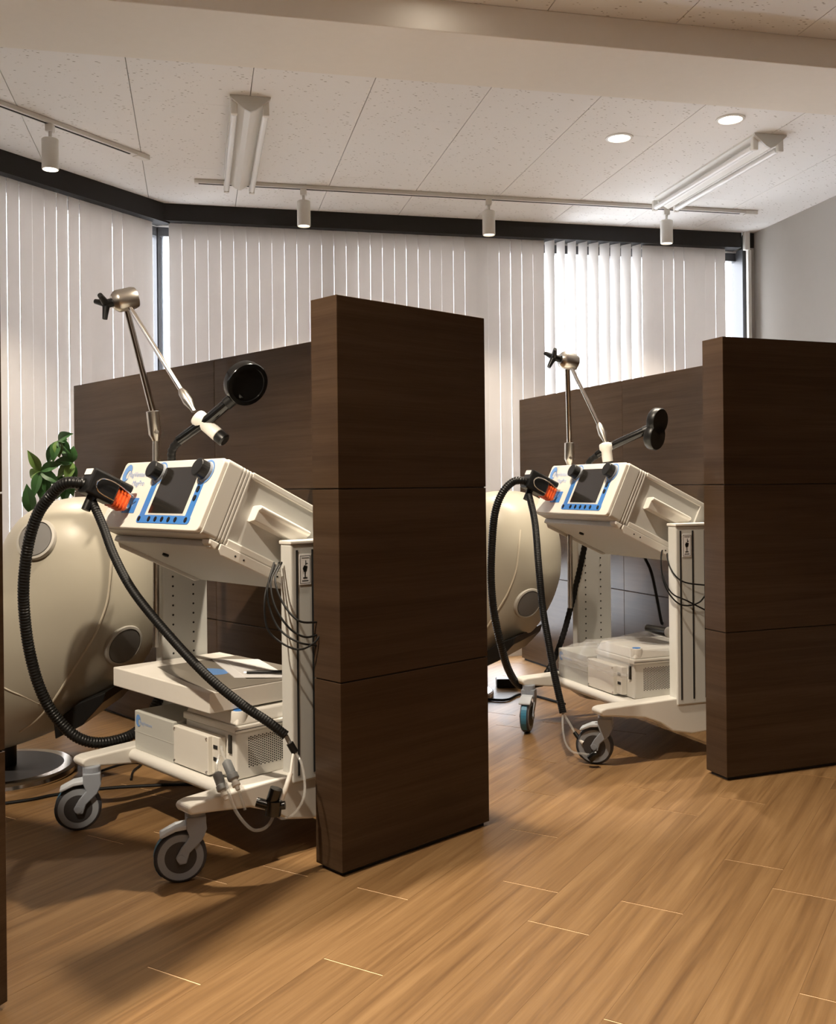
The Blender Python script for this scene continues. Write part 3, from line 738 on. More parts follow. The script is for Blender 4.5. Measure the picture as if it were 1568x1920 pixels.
# ------------------------------------------------------------------ holder arms (bolted to the trolley) and coils
def arm(root, L, P, pole_bottom_z):
    P = [Vector(p) for p in P]
    base, top, s_top, j1, jc, knob, e0, e1, c0, c1 = P
    def T(a): return L(a.x, a.y, a.z)
    pole = MB(); pole.cyl(L(base.x, base.y, pole_bottom_z), T(top), 0.0105, 20)
    pl_ = pole.build('arm_pole', 'brushed_steel', root, True)
    br = MB(); q = L(base.x, base.y, 0.88); br.box((q.x - 0.02, q.y - 0.02, q.z - 0.03), (q.x + 0.035, q.y + 0.03, q.z + 0.03)); br.build('pole_bracket', 'console_grey', pl_, bevel=0.003)
    slv = MB(); d = s_top - top; a0 = top - d * 0.05
    slv.lathe([(0.008, -0.012), (0.0145, 0.006), (0.0205, 0.018), (0.0205, d.length * 0.98), (0.012, d.length)], T(top), T(s_top) - T(top), 24)
    slv.build('arm_sleeve', 'brushed_steel', pl_, True)
    r1 = MB(); r1.cyl(T(s_top), T(j1), 0.0105, 16); r1.build('arm_rod', 'chrome', pl_, True)
    sc = MB(); sc.lathe([(0, 0), (0.006, 0), (0.006, 0.02), (0, 0.02)], T(top + d * 0.25) + Vector((0.014, -0.005, 0)), Vector((1, -0.3, 0)), 12); sc.build('lock_screw', 'chrome', pl_, True)
    ax = (jc - knob).normalized()
    jo = MB(); A = T(jc - ax * 0.042); B = T(jc + ax * 0.036)
    jo.lathe([(0.022, 0), (0.033, 0.012), (0.035, 0.02), (0.035, 0.066), (0.031, 0.078), (0.012, 0.082)], A, B - A, 28); jo.build('arm_joint', 'brushed_steel', root, True)
    kn = MB(); kA = T(jc - ax * 0.040); kB = T(knob)
    kn.cyl(kA, kB, 0.014, 14)
    dirk = (kB - kA).normalized(); u = dirk.cross(Vector((0, 0, 1))).normalized(); w = dirk.cross(u)
    for i in range(3):
        t = radians(95 + 120 * i); e = u * cos(t) + w * sin(t)
        kn.tube([kB - dirk * 0.004, kB + e * 0.018 + dirk * 0.004, kB + e * 0.045 + dirk * 0.016], [0.013, 0.0105, 0.008], 10)
    kn.build('clamp_knob', 'black_plastic', root, True)
    r2 = MB(); r2.cyl(T(jc + (e0 - jc).normalized() * 0.03), T(e0), 0.0078, 16); r2.build('arm_rod', 'chrome', root, True)
    tk = MB(); tk.lathe([(0.0085, -0.01), (0.0135, 0.004), (0.0155, (e1 - e0).length * 0.6), (0.0085, (e1 - e0).length), (0.0075, (e1 - e0).length + 0.014)], T(e0), T(e1) - T(e0), 20); tk.build('arm_tip', 'brushed_steel', root, True)
    cl = MB(); ln = (c1 - c0).length
    cl.lathe([(0.012, -0.006), (0.0245, 0.0), (0.0265, 0.006), (0.0265, 0.022), (0.021, 0.030), (0.021, ln), (0.019, ln + 0.002)], T(c0), T(c1) - T(c0), 24); cl.build('coil_clamp', 'white_plastic', root, True)
    ck = MB(); ck.lathe([(0.018, 0), (0.021, 0.004), (0.021, 0.028), (0.016, 0.032)], T(c1), T(c1) - T(c0), 20); ck.build('clamp_grip', 'black_plastic', root, True)
ARM1 = [(-0.851, 3.185, 1.12), (-0.849, 3.20, 1.165), (-0.856, 3.19, 1.258), (-0.917, 3.12, 1.583), (-0.914, 3.1, 1.601), (-0.968, 3.07, 1.582), (-0.719, 3.02, 1.301), (-0.685, 3.0, 1.25), (-0.665, 2.98, 1.221), (-0.6, 2.96, 1.166)]
ARM2 = [(0.633, 4.13, 1.071), (0.636, 4.14, 1.095), (0.637, 4.14, 1.183), (0.623, 4.08, 1.489), (0.624, 4.06, 1.515), (0.557, 4.03, 1.527), (0.734, 3.98, 1.243), (0.749, 3.95, 1.183), (0.753, 3.95, 1.168), (0.761, 3.95, 1.098)]
arm(m1, L1, ARM1, 0.495)
arm(m2, L2, ARM2, 0.49)

def coil(label, face, back, hand, hose, connector_org, butterfly, hose_r=0.0165):
    """coil head + handle + corrugated cable to its plug at the console"""
    face = Vector(face); back = Vector(back); ax = (face - back).normalized()
    root = thing('stimulation_coil', label, 'coil', face, 0, 'stimulation coils on their arms')
    L = lambda p: Vector(p) - face
    th = 0.036
    if not butterfly:
        h = MB(); R = 0.066
        h.lathe([(R * 0.9, -th), (R, -th * 0.85), (R * 1.02, -th * 0.12), (R * 0.98, 0.0), (R * 0.80, 0.001), (R * 0.78, -0.003), (0, -0.003)], (0, 0, 0), ax, 48)
        h.build('coil_head', 'black_gloss', root, True)
    else:
        h = MB(); R = 0.052
        ax = Vector((0.66, -0.72, -0.16)).normalized(); side = (Vector((0.12, 0, 1)) - ax * ax.dot(Vector((0.12, 0, 1)))).normalized()
        for sgn in (-1, 1):
            c = side * (sgn * R * 0.60)
            h.lathe([(R * 0.9, -th), (R, -th * 0.8), (R * 1.02, -th * 0.15), (R * 0.95, 0), (0, 0)], c, ax, 40)
        h.build('coil_head', 'black_plastic', root, True)
    hd = MB(); hp = [L(p) for p in hand]
    hd.tube(hp, [0.0165, 0.0165, 0.0150], 18); hd.build('handle', 'black_gloss', root, True)
    cu = MB(); q = hp[0] + (hp[0] - hp[1]).normalized() * 0.012; d0 = (hp[0] - hp[1]).normalized()
    cu.cyl(hp[0] - d0 * 0.02, hp[0] + d0 * 0.035, 0.019, 18); cu.build('handle_collar', 'black_plastic', root, True)
    return root, L
def hose_mesh(pts, r, L, spacing=0.0046, ripple=0.055):
    c = catmull(pts, 24); d = [0]
    for i in range(1, len(c)): d.append(d[-1] + (c[i] - c[i - 1]).length)
    n = int(d[-1] / (spacing / 2)); out = []; j = 0
    for i in range(n + 1):
        t = d[-1] * i / n
        while j < len(d) - 2 and d[j + 1] < t: j += 1
        f = (t - d[j]) / max(1e-9, d[j + 1] - d[j]); out.append(L(c[j].lerp(c[j + 1], min(1, f))))
    mb = MB(); mb.tube(out, r, 14, ripple=ripple); return mb

HOSE1 = [(-0.915, 2.832, 1.010), (-0.965, 2.812, 1.024), (-1.012, 2.820, 1.022), (-1.059, 2.843, 0.988), (-1.106, 2.865, 0.934), (-1.142, 2.887, 0.848), (-1.165, 2.908, 0.737), (-1.173, 2.93, 0.64), (-1.168, 2.952, 0.525), (-1.146, 2.973, 0.409), (-1.106, 2.995, 0.315), (-1.042, 3.017, 0.244), (-0.967, 3.06, 0.222), (-0.89, 3.14, 0.245), (-0.83, 3.22, 0.36)]
HOSE2 = [(0.455, 3.935, 1.012), (0.415, 3.920, 1.024), (0.375, 3.918, 1.018), (0.332, 3.910, 0.972), (0.303, 3.913, 0.89), (0.291, 3.931, 0.752), (0.289, 3.949, 0.622), (0.301, 3.967, 0.492), (0.329, 3.984, 0.36), (0.366, 4.05, 0.244), (0.42, 4.12, 0.17), (0.52, 4.22, 0.16)]
c1o, Lc1 = coil('round black coil on a handle above the nearer console', (-0.501, 2.93, 1.311), (-0.524, 2.958, 1.327), [(-0.556, 2.95, 1.268), (-0.62, 2.96, 1.217), (-0.725, 3.0, 1.152)], None, None, False)
c2o, Lc2 = coil('black butterfly coil on a handle above the farther console', (0.953, 3.885, 1.220), (0.925, 3.90, 1.238), [(0.915, 3.905, 1.222), (0.783, 3.95, 1.162), (0.722, 3.97, 1.125)], None, None, True)
# cable leaves the handle, drops behind the console, comes round to the socket
hose_mesh([(-0.725, 3.0, 1.152), (-0.756, 3.03, 1.114), (-0.770, 3.12, 1.02), (-0.80, 3.24, 0.85), (-0.815, 3.25, 0.6), (-0.83, 3.22, 0.36)], 0.0125, Lc1, 0.009).build('cable', 'black_rubber', c1o, True)
hose_mesh(HOSE1, 0.0165, Lc1).build('corrugated_cable', 'black_plastic', c1o, True)
hose_mesh([(0.722, 3.97, 1.125), (0.690, 4.0, 1.085), (0.70, 4.10, 0.98), (0.72, 4.22, 0.8), (0.66, 4.26, 0.5), (0.60, 4.26, 0.3), (0.52, 4.22, 0.16)], 0.0125, Lc2, 0.009).build('cable', 'black_rubber', c2o, True)
hose_mesh(HOSE2, 0.0155, Lc2).build('corrugated_cable', 'black_plastic', c2o, True)

def connector(root, L, k, dx, dy):
    """plug in the console's blue socket: orange collar, black block, steel bail"""
    c, X, Y, rz = frame_of(k)
    def P(x, v, w):
        y = -0.178 + v * CT - w * ST; z = 1.303 - v * ST - w * CT
        p = c + X * ((x + dx) * K) + Y * ((y + dy) * K); return L(Vector((p.x, p.y, z * K)))
    f = lambda x, v, w: P(x, v, w)
    tip = MB(); tip.cyl(P(-0.848, -0.012, 0.180), P(-0.848, -0.03, 0.178), 0.012, 16); tip.build('plug_tip', 'chrome', root, True)
    org = MB(f); org.prism(rrect(-0.878, 0.142, -0.818, 0.205, 0.012), -0.088, -0.028, lambda u, v, w: (u, w, v)); org.build('plug_collar', 'orange_plug', root, bevel=0.003)
    for i in range(4):
        rb = MB(f); rb.prism(rrect(-0.881, 0.139, -0.815, 0.208, 0.013), -0.082 + i * 0.013, -0.076 + i * 0.013, lambda u, v, w: (u, w, v)); rb.build('collar_rib', 'orange_plug', root)
    bk = MB(f); bk.prism(rrect(-0.882, 0.112, -0.808, 0.206, 0.012), -0.190, -0.085, lambda u, v, w: (u, w, v)); bk.prism(rrect(-0.880, 0.112, -0.810, 0.142, 0.012), -0.09, -0.035, lambda u, v, w: (u, w, v)); bk.build('plug_block', 'black_plastic', root, bevel=0.004)
    bl = MB(); bl.tube(catmull([P(-0.801, -0.03, 0.150), P(-0.799, -0.10, 0.135), P(-0.799, -0.155, 0.14), P(-0.799, -0.172, 0.165), P(-0.799, -0.15, 0.188), P(-0.801, -0.09, 0.192)], 6), 0.0022, 8); bl.build('locking_bail', 'chrome', root, True)
    lb = MB(f); lb.prism(rrect(-0.875, 0.118, -0.825, 0.140, 0.002), -0.193, -0.1905, lambda u, v, w: (u, w, v)); lb.build('plug_label', 'paper', root)
    el = MB(); el.cyl(P(-0.845, -0.15, 0.205), P(-0.845, -0.15, 0.255), 0.013, 14); el.build('outlet_boss', 'black_plastic', root, True)
connector(c1o, Lc1, 1, 0, 0)
connector(c2o, Lc2, 2, -0.09, 0.01)

# ------------------------------------------------------------------ cooling hose with tubes and valves
def tube_part(name, pts, r, mat, root, L, n=8):
    mb = MB(); mb.tube([L(p) for p in catmull(pts, 8)], r, n); return mb.build(name, mat, root, True)
T1 = [(-0.936, 2.818, 0.982), (-0.895, 2.795, 0.904), (-0.847, 2.748, 0.816), (-0.78, 2.70, 0.722), (-0.67, 2.64, 0.612), (-0.556, 2.58, 0.514), (-0.465, 2.56, 0.445), (-0.397, 2.55, 0.402), (-0.348, 2.55, 0.364)]
h1 = thing('cooling_hose', 'thin black sleeved hose with clear tubes hanging off the nearer trolley', 'hose', T1[-1], 0, 'cooling hoses')
LH1 = lambda p: Vector(p) - Vector(T1[-1])
hose_mesh(T1, 0.0125, LH1, 0.0036, 0.025).build('sleeve', 'black_rubber', h1, True)
tube_part('cuff', [(-0.348, 2.55, 0.364), (-0.341, 2.552, 0.348), (-0.337, 2.555, 0.341)], 0.006, 'valve_grey', h1, LH1)
tube_part('splitter', [(-0.339, 2.555, 0.343), (-0.331, 2.556, 0.328), (-0.325, 2.556, 0.318)], 0.0095, 'black_rubber', h1, LH1, 12)
tube_part('lead', [(-0.328, 2.556, 0.323), (-0.331, 2.54, 0.303), (-0.333, 2.52, 0.275)], 0.0035, 'white_plastic', h1, LH1)
tube_part('lead_plug', [(-0.333, 2.52, 0.275), (-0.344, 2.5, 0.24), (-0.354, 2.5, 0.215)], 0.0065, 'white_plastic', h1, LH1, 12)
tube_part('clear_tube', [(-0.328, 2.556, 0.323), (-0.308, 2.54, 0.296), (-0.297, 2.52, 0.247), (-0.3, 2.5, 0.213), (-0.322, 2.5, 0.179), (-0.352, 2.5, 0.166), (-0.37, 2.5, 0.178)], 0.0035, 'clear_tube', h1, LH1)
tube_part('clear_tube', [(-0.372, 2.5, 0.18), (-0.385, 2.49, 0.155), (-0.405, 2.48, 0.145), (-0.43, 2.48, 0.149), (-0.463, 2.48, 0.187), (-0.482, 2.48, 0.234), (-0.497, 2.51, 0.262)], 0.0042, 'clear_tube', h1, LH1)
vb = MB(); q = LH1((-0.376, 2.495, 0.206))
vb.cyl(q + Vector((0, 0, -0.028)), q + Vector((0.004, 0, 0.008)), 0.021, 16); vb.cyl(q + Vector((0.0, 0, 0.008)), q + Vector((0.010, 0, 0.038)), 0.0165, 16)
vb.cyl(q + Vector((-0.040, -0.004, 0.006)), q + Vector((-0.012, -0.004, -0.002)), 0.012, 14); vb.cyl(q + Vector((0.012, 0, -0.006)), q + Vector((0.032, 0, -0.004)), 0.0105, 14)
vb.build('flow_valve', 'black_gloss', h1, True)
def coupling(a, b, root, L):
    a, b = L(a), L(b); d = b - a; ln = d.length
    m = MB(); m.lathe([(0.007, 0), (0.0125, ln * 0.06), (0.0125, ln * 0.45), (0.0150, ln * 0.48), (0.0150, ln * 0.64), (0.010, ln * 0.68)], a, d, 18); m.build('coupling', 'valve_grey', root, True)
    m = MB(); m.lathe([(0.0085, ln * 0.66), (0.0085, ln * 0.74), (0.011, ln * 0.76), (0.011, ln * 0.86), (0.0065, ln * 0.88), (0.0055, ln)], a, d, 14); m.build('coupling_nut', 'white_plastic', root, True)
coupling((-0.505, 2.555, 0.300), (-0.466, 2.515, 0.235), h1, LH1)
coupling((-0.525, 2.535, 0.275), (-0.493, 2.500, 0.215), h1, LH1)
tube_part('clear_tube', [(-0.522, 2.58, 0.330), (-0.515, 2.565, 0.315), (-0.505, 2.555, 0.300)], 0.004, 'clear_tube', h1, LH1)
tube_part('clear_tube', [(-0.527, 2.58, 0.307), (-0.528, 2.555, 0.292), (-0.525, 2.535, 0.275)], 0.004, 'clear_tube', h1, LH1)
tube_part('clear_tube', [(-0.466, 2.515, 0.235), (-0.455, 2.50, 0.215), (-0.446, 2.497, 0.19)], 0.004, 'clear_tube', h1, LH1)

T2 = [(0.440, 3.930, 0.975), (0.457, 3.87, 0.86), (0.459, 3.78, 0.698), (0.468, 3.74, 0.539), (0.482, 3.7, 0.424), (0.501, 3.66, 0.292), (0.524, 3.62, 0.168)]
h2 = thing('cooling_hose', 'thin black sleeved hose hanging beside the farther trolley, clear tubes near the floor', 'hose', T2[-1], 0, 'cooling hoses')
LH2 = lambda p: Vector(p) - Vector(T2[-1])
hose_mesh(T2, 0.0135, LH2, 0.0036, 0.025).build('sleeve', 'black_rubber', h2, True)
tube_part('lead', [(0.524, 3.62, 0.168), (0.548, 3.6, 0.128), (0.560, 3.585, 0.105)], 0.0045, 'clear_tube', h2, LH2)
tube_part('lead_plug', [(0.560, 3.585, 0.105), (0.568, 3.575, 0.094), (0.576, 3.565, 0.084)], 0.0075, 'black_rubber', h2, LH2, 12)
tube_part('lead_tip', [(0.576, 3.565, 0.084), (0.586, 3.555, 0.074)], 0.008, 'white_plastic', h2, LH2, 12)
tube_part('clear_tube', [(0.522, 3.62, 0.168), (0.517, 3.58, 0.113), (0.525, 3.56, 0.07), (0.547, 3.54, 0.046), (0.582, 3.52, 0.045), (0.61, 3.50, 0.045)], 0.004, 'clear_tube', h2, LH2)
tube_part('flow_valve', [(0.60, 3.505, 0.03), (0.615, 3.50, 0.045), (0.625, 3.50, 0.05)], 0.014, 'black_gloss', h2, LH2, 12)

# ------------------------------------------------------------------ boxes on the trolley decks
def rootfor(name, label, cat, k, dx, dy, x, y, z, group=None):
    loc, rz = machine_root_loc(k, dx, dy); c, X, Y, _ = frame_of(k)
    p = loc + X * ((x - X0) * K) + Y * ((y - Y0) * K)
    r = thing(name, label, cat, (p.x, p.y, z * K), rz, group)
    return r, (lambda a, b, h: ((a - x) * K, (b - y) * K, (h - z) * K))
def psu(k, dx, dy, label):
    r, f = rootfor('power_box', label, 'power supply', k, dx, dy, -0.83, -0.05, 0.2515, 'grey boxes on the trolley decks')
    b = MB(f); b.box((-0.983, -0.178, 0.2515), (-0.705, 0.10, 0.394)); b.build('housing', 'box_grey', r, bevel=0.003)
    g_ = MB(f); g_.box((-0.983, -0.1790, 0.318), (-0.705, -0.1775, 0.3195)); g_.build('lid_seam', 'console_grey', r)
    logo(r, lambda u, v: f(-0.972 + u / K, -0.1792, 0.360 + v / K), 0.10)
psu(1, 0, 0, 'grey metal power box with blue logo on the nearer trolley deck')
psu(2, -0.09, 0.01, 'grey metal power box with blue logo on the farther trolley deck')
def cooler(k, dx, dy, label):
    r, f = rootfor('cooling_unit', label, 'cooling unit', k, dx, dy, -0.52, 0.0, 0.2515, 'ventilated cooling units on the trolley decks')
    b = MB(f); b.box((-0.690, -0.137, 0.2515), (-0.372, 0.235, 0.405)); b.build('housing', 'white_plastic', r, bevel=0.006, seg=3)
    b = MB(f); b.box((-0.697, -0.144, 0.405), (-0.365, 0.242, 0.428)); b.build('ledge', 'white_plastic', r, bevel=0.004)
    b = MB(f); b.box((-0.696, -0.143, 0.4145), (-0.3645, 0.243, 0.4165)); b.build('lid_gap', 'dark_groove', r)
    lid = MB(f)
    lo = [(-0.690, -0.137), (-0.372, -0.137), (-0.372, 0.235), (-0.690, 0.235)]; hi = [(-0.676, -0.118), (-0.386, -0.118), (-0.386, 0.216), (-0.676, 0.216)]
    lid.add([(x, y, 0.428) for x, y in lo] + [(x, y, 0.470) for x, y in hi], [(3, 2, 1, 0), (4, 5, 6, 7)] + [(i, (i + 1) % 4, 4 + (i + 1) % 4, 4 + i) for i in range(4)])
    lid.build('lid', 'white_plastic', r, bevel=0.006, seg=3)
    bt = MB(f); bt.lathe([(0.026, 0), (0.026, 0.040), (0.024, 0.043)], (-0.400, -0.108, 0.43), (0, 0, 1), 24); bt.build('latch_boss', 'white_plastic', r, True)
    bt = MB(f); bt.lathe([(0.018, 0.0), (0.018, 0.003)], (-0.400, -0.108, 0.4725), (0, 0, 1), 24); bt.build('latch_button', 'blue_print', r, True)
    pt = MB(f); pt.box((-0.700, -0.180, 0.256), (-0.475, -0.140, 0.386)); pt.build('pump_cover', 'cream_panel', r, bevel=0.003)
    for xx in (-0.692, -0.484):
        for zz in (0.266, 0.376):
            s = MB(f); s.lathe([(0.005, 0), (0.004, 0.003)], (xx, -0.180, zz), (0, -1, 0), 10); s.build('screw', 'chrome', r, True)
    sw = MB(f); sw.box((-0.414, -0.142, 0.335), (-0.395, -0.1375, 0.395)); sw.build('switch', 'black_gloss', r, bevel=0.001)
    pp = MB(f); pp.box((-0.475, -0.165, 0.262), (-0.432, -0.138, 0.386)); pp.build('port_block', 'cream_panel', r, bevel=0.002)
    for zz in (0.352, 0.312):
        s = MB(f); s.box((-0.464, -0.1668, zz - 0.006), (-0.440, -0.1645, zz + 0.006)); s.build('hose_port', 'dark_groove', r)
    vent = MB(f)
    for i in range(22):
        for j in range(13):
            yy = -0.088 + i * 0.0078; zz = 0.288 + j * 0.0078 + (0.0039 if i % 2 else 0)
            vent.prism(circle(yy, zz, 0.0026, 6), -0.3722, -0.3712, lambda u, v, w: (w, u, v))
    tag(vent.build('vent_holes', 'dark_groove', r), kind='stuff')
cooler(1, 0, 0, 'white ventilated cooling unit under the flat carton on the nearer trolley')
cooler(2, -0.09, 0.01, 'white ventilated cooling unit under clear film on the farther trolley')

# flat white carton, booklet and pen on the nearer trolley
r, f = rootfor('flat_carton', 'flat white cardboard carton lying on the nearer trolley boxes', 'box', 1, 0, 0, -0.74, 0.02, 0.4765)
b = MB(f); b.box((-1.075, -0.215, 0.4765), (-0.405, 0.245, 0.545)); b.build('carton', 'cardboard_white', r, bevel=0.003)
pr = MB(f); n = 14
arc = [(-1.075 + 0.12 + (0.55) * (i / n), -0.10 - 0.09 * sin(pi * 0.5 * i / n)) for i in range(n + 1)]
poly = arc + [(-0.405, -0.19), (-0.405, 0.244), (-0.955, 0.244)]
pr.add([(x, y, 0.5456) for x, y in poly], [tuple(range(len(poly)))]); pr.build('printed_top', 'print_grey', r)
lm = MB(f); lm.add([(x, y, 0.5460) for x, y in circle(-0.72, -0.01, 0.05, 24, 0.075)], [tuple(range(24))]); lm.build('blue_mark', 'logo_blue', r)
lf = MB(f); lf.box((-0.4085, -0.216, 0.478), (-0.4035, 0.246, 0.5435)); lf.build('end_flap', 'cardboard_white', r, bevel=0.002)
r, f = rootfor('paper_sheets', 'white paper sheets lying on the flat carton', 'paper', 1, 0, 0, -0.62, 0.15, 0.5462)
b = MB(f); b.prism([(-0.80, 0.243), (-0.93, 0.12), (-0.56, -0.02), (-0.42, 0.10)], 0.5462, 0.549, lambda u, v, w: (u, v, w)); b.build('sheet', 'paper', r)
b = MB(f); b.prism([(-0.78, 0.235), (-0.88, 0.14), (-0.52, 0.0), (-0.41, 0.11)], 0.5492, 0.551); b.build('sheet', 'paper', r)
r, f = rootfor('black_pen', 'black pen lying on the paper sheets', 'pen', 1, 0, 0, -0.5, 0.08, 0.557)
b = MB(f); b.cyl((-0.565, 0.035, 0.557), (-0.44, 0.150, 0.561), 0.0055, 12); b.build('barrel', 'black_plastic', r, True)
b = MB(f); b.cyl((-0.572, 0.0285, 0.5567), (-0.565, 0.035, 0.557), 0.002, 8); b.build('nib', 'chrome', r, True)

# farther trolley: clear film bag, tool lying on it
r, f = rootfor('plastic_bag', 'crumpled clear plastic bag draped over the farther cooling unit', 'bag', 2, -0.09, 0.01, -0.6, -0.05, 0.472)
bag = MB(f); rnd = random.Random(5); nu, nv = 26, 22; vs = []
for j in range(nv + 1):
    for i in range(nu + 1):
        u = i / nu; v = j / nv
        x = -0.93 + 0.60 * u; y = -0.30 + 0.50 * v
        zt = 0.478 + 0.010 * sin(9 * u + 4 * v) + 0.008 * sin(23 * u - 9 * v) + rnd.uniform(0, 0.004)
        if y < -0.19:                                   # front apron hanging over the pump cover
            t = (-0.19 - y) / 0.11; y = -0.19 - 0.010 * t + 0.004 * sin(14 * u); zt = 0.474 - 0.125 * t + 0.004 * sin(30 * u)
        if x < -0.71:
            t = (-0.71 - x) / 0.22; zt = max(0.402, zt - 0.075 * min(1, t * 1.4)) if zt > 0.42 else zt
        vs.append((x, y, zt))
bag.add(vs, [(j * (nu + 1) + i, j * (nu + 1) + i + 1, (j + 1) * (nu + 1) + i + 1, (j + 1) * (nu + 1) + i) for j in range(nv) for i in range(nu)])
bag.build('film', 'clear_film', r, True)
st = MB(f); st.add([(-0.93 + 0.6 * i / 20, -0.2025 + 0.004 * sin(14 * i / 20), 0.36 + (0.012 if k else 0) + 0.003 * sin(8 * i / 20)) for i in range(21) for k in (0, 1)], [(2 * i, 2 * i + 1, 2 * i + 3, 2 * i + 2) for i in range(20)])
st.build('zip_strip', 'clear_film', r)
r, f = rootfor('handheld_tool', 'dark handheld tool with pale cap lying on the plastic bag', 'tool', 2, -0.09, 0.01, -0.5, 0.14, 0.50)
b = MB(f); b.cyl((-0.66, 0.13, 0.515), (-0.50, 0.13, 0.515), 0.018, 16, 0.022); b.build('body', 'black_gloss', r, True)
b = MB(f); b.lathe([(0.014, 0), (0.024, 0.006), (0.027, 0.03), (0.018, 0.05)], (-0.50, 0.13, 0.518), (1, 0, 0), 18); b.build('cap', 'cream_panel', r, True)
b = MB(f); b.cyl((-0.44, 0.13, 0.518), (-0.40, 0.13, 0.53), 0.010, 12); b.build('strain_relief', 'valve_grey', r, True)
q = Vector((0.972, 3.94, 0.437))
cab = thing('tool_cable', 'black cable running down behind the farther console to the tool', 'cable', q)
tube_part('cord', [(0.90, 4.02, 0.74), (0.92, 4.0, 0.70), (0.939, 3.98, 0.645), (0.954, 3.96, 0.55), (0.966, 3.94, 0.457), (0.972, 3.94, 0.447)], 0.006, 'black_rubber', cab, lambda p: Vector(p) - q)

# loops of black lead hanging over the right columns
def loops(label, lines, hook):
    q = Vector(hook); r = thing('lead_coil', label, 'cable', q, 0, 'leads looped over the trolley columns')
    for pts in lines: tube_part('loop', pts, 0.0028, 'black_rubber', r, lambda p: Vector(p) - q)
loops('loops of thin black lead hanging on the nearer trolley column',
      [[(-0.396, 2.70, 0.80), (-0.405, 2.64, 0.74), (-0.397, 2.62, 0.685), (-0.368, 2.6, 0.631), (-0.317, 2.585, 0.599), (-0.263, 2.61, 0.585)],
       [(-0.382, 2.70, 0.80), (-0.396, 2.64, 0.754), (-0.381, 2.6, 0.695), (-0.344, 2.58, 0.641), (-0.302, 2.585, 0.613), (-0.263, 2.61, 0.616)],
       [(-0.375, 2.70, 0.80), (-0.385, 2.64, 0.761), (-0.36, 2.6, 0.702), (-0.315, 2.58, 0.656), (-0.262, 2.61, 0.648)],
       [(-0.392, 2.69, 0.795), (-0.41, 2.63, 0.72), (-0.405, 2.61, 0.64), (-0.37, 2.6, 0.60), (-0.317, 2.58, 0.581), (-0.275, 2.59, 0.598), (-0.255, 2.61, 0.63)]], (-0.385, 2.70, 0.80))
loops('loops of thin black lead hanging on the farther trolley column',
      [[(0.924, 3.70, 0.80), (0.889, 3.62, 0.726), (0.899, 3.6, 0.63), (0.946, 3.58, 0.568), (1.019, 3.6, 0.57), (1.064, 3.62, 0.617)],
       [(0.92, 3.70, 0.80), (0.889, 3.62, 0.697), (0.913, 3.58, 0.613), (0.972, 3.57, 0.58), (1.067, 3.6, 0.531)],
       [(0.928, 3.70, 0.79), (0.919, 3.62, 0.706), (0.956, 3.58, 0.651), (1.059, 3.6, 0.632)]], (0.925, 3.70, 0.80))

# ------------------------------------------------------------------ recliner chairs
SEC = [(0.105, -1.62, -1.43, 0.10), (0.14, -1.72, -1.33, 0.17), (0.20, -1.80, -1.20, 0.23), (0.28, -1.86, -1.085, 0.28), (0.36, -1.88, -1.012, 0.31), (0.46, -1.86, -0.953, 0.33),
       (0.57, -1.70, -0.917, 0.335), (0.66, -1.55, -0.912, 0.335), (0.75, -1.47, -0.918, 0.33), (0.84, -1.430, -0.940, 0.315), (0.905, -1.385, -0.975, 0.285), (0.945, -1.33, -1.02, 0.24), (0.968, -1.27, -1.07, 0.18), (0.980, -1.21, -1.12, 0.09)]
CHY = 3.52
def sec_at(z):
    for i in range(len(SEC) - 1):
        a, b = SEC[i], SEC[i + 1]
        if a[0] <= z <= b[0]:
            t = (z - a[0]) / (b[0] - a[0]); return [a[k] + t * (b[k] - a[k]) for k in range(4)]
    return list(SEC[-1] if z > SEC[-1][0] else SEC[0])
def sec_pt(z, t, grow=0.0):
    _, xl, xr, b = sec_at(z); cx = (xl + xr) / 2; a = (xr - xl) / 2 + grow; b += grow
    e = 2 / 2.35; c, s = cos(t), sin(t)
    return Vector((cx + a * math.copysign(abs(c) ** e, c), CHY - b * math.copysign(abs(s) ** e, s), z))
def t_for_x(z, x):
    _, xl, xr, b = sec_at(z); cx = (xl + xr) / 2; a = (xr - xl) / 2; u = max(-1, min(1, (x - cx) / a))
    return math.acos(math.copysign(abs(u) ** (2.35 / 2), u))
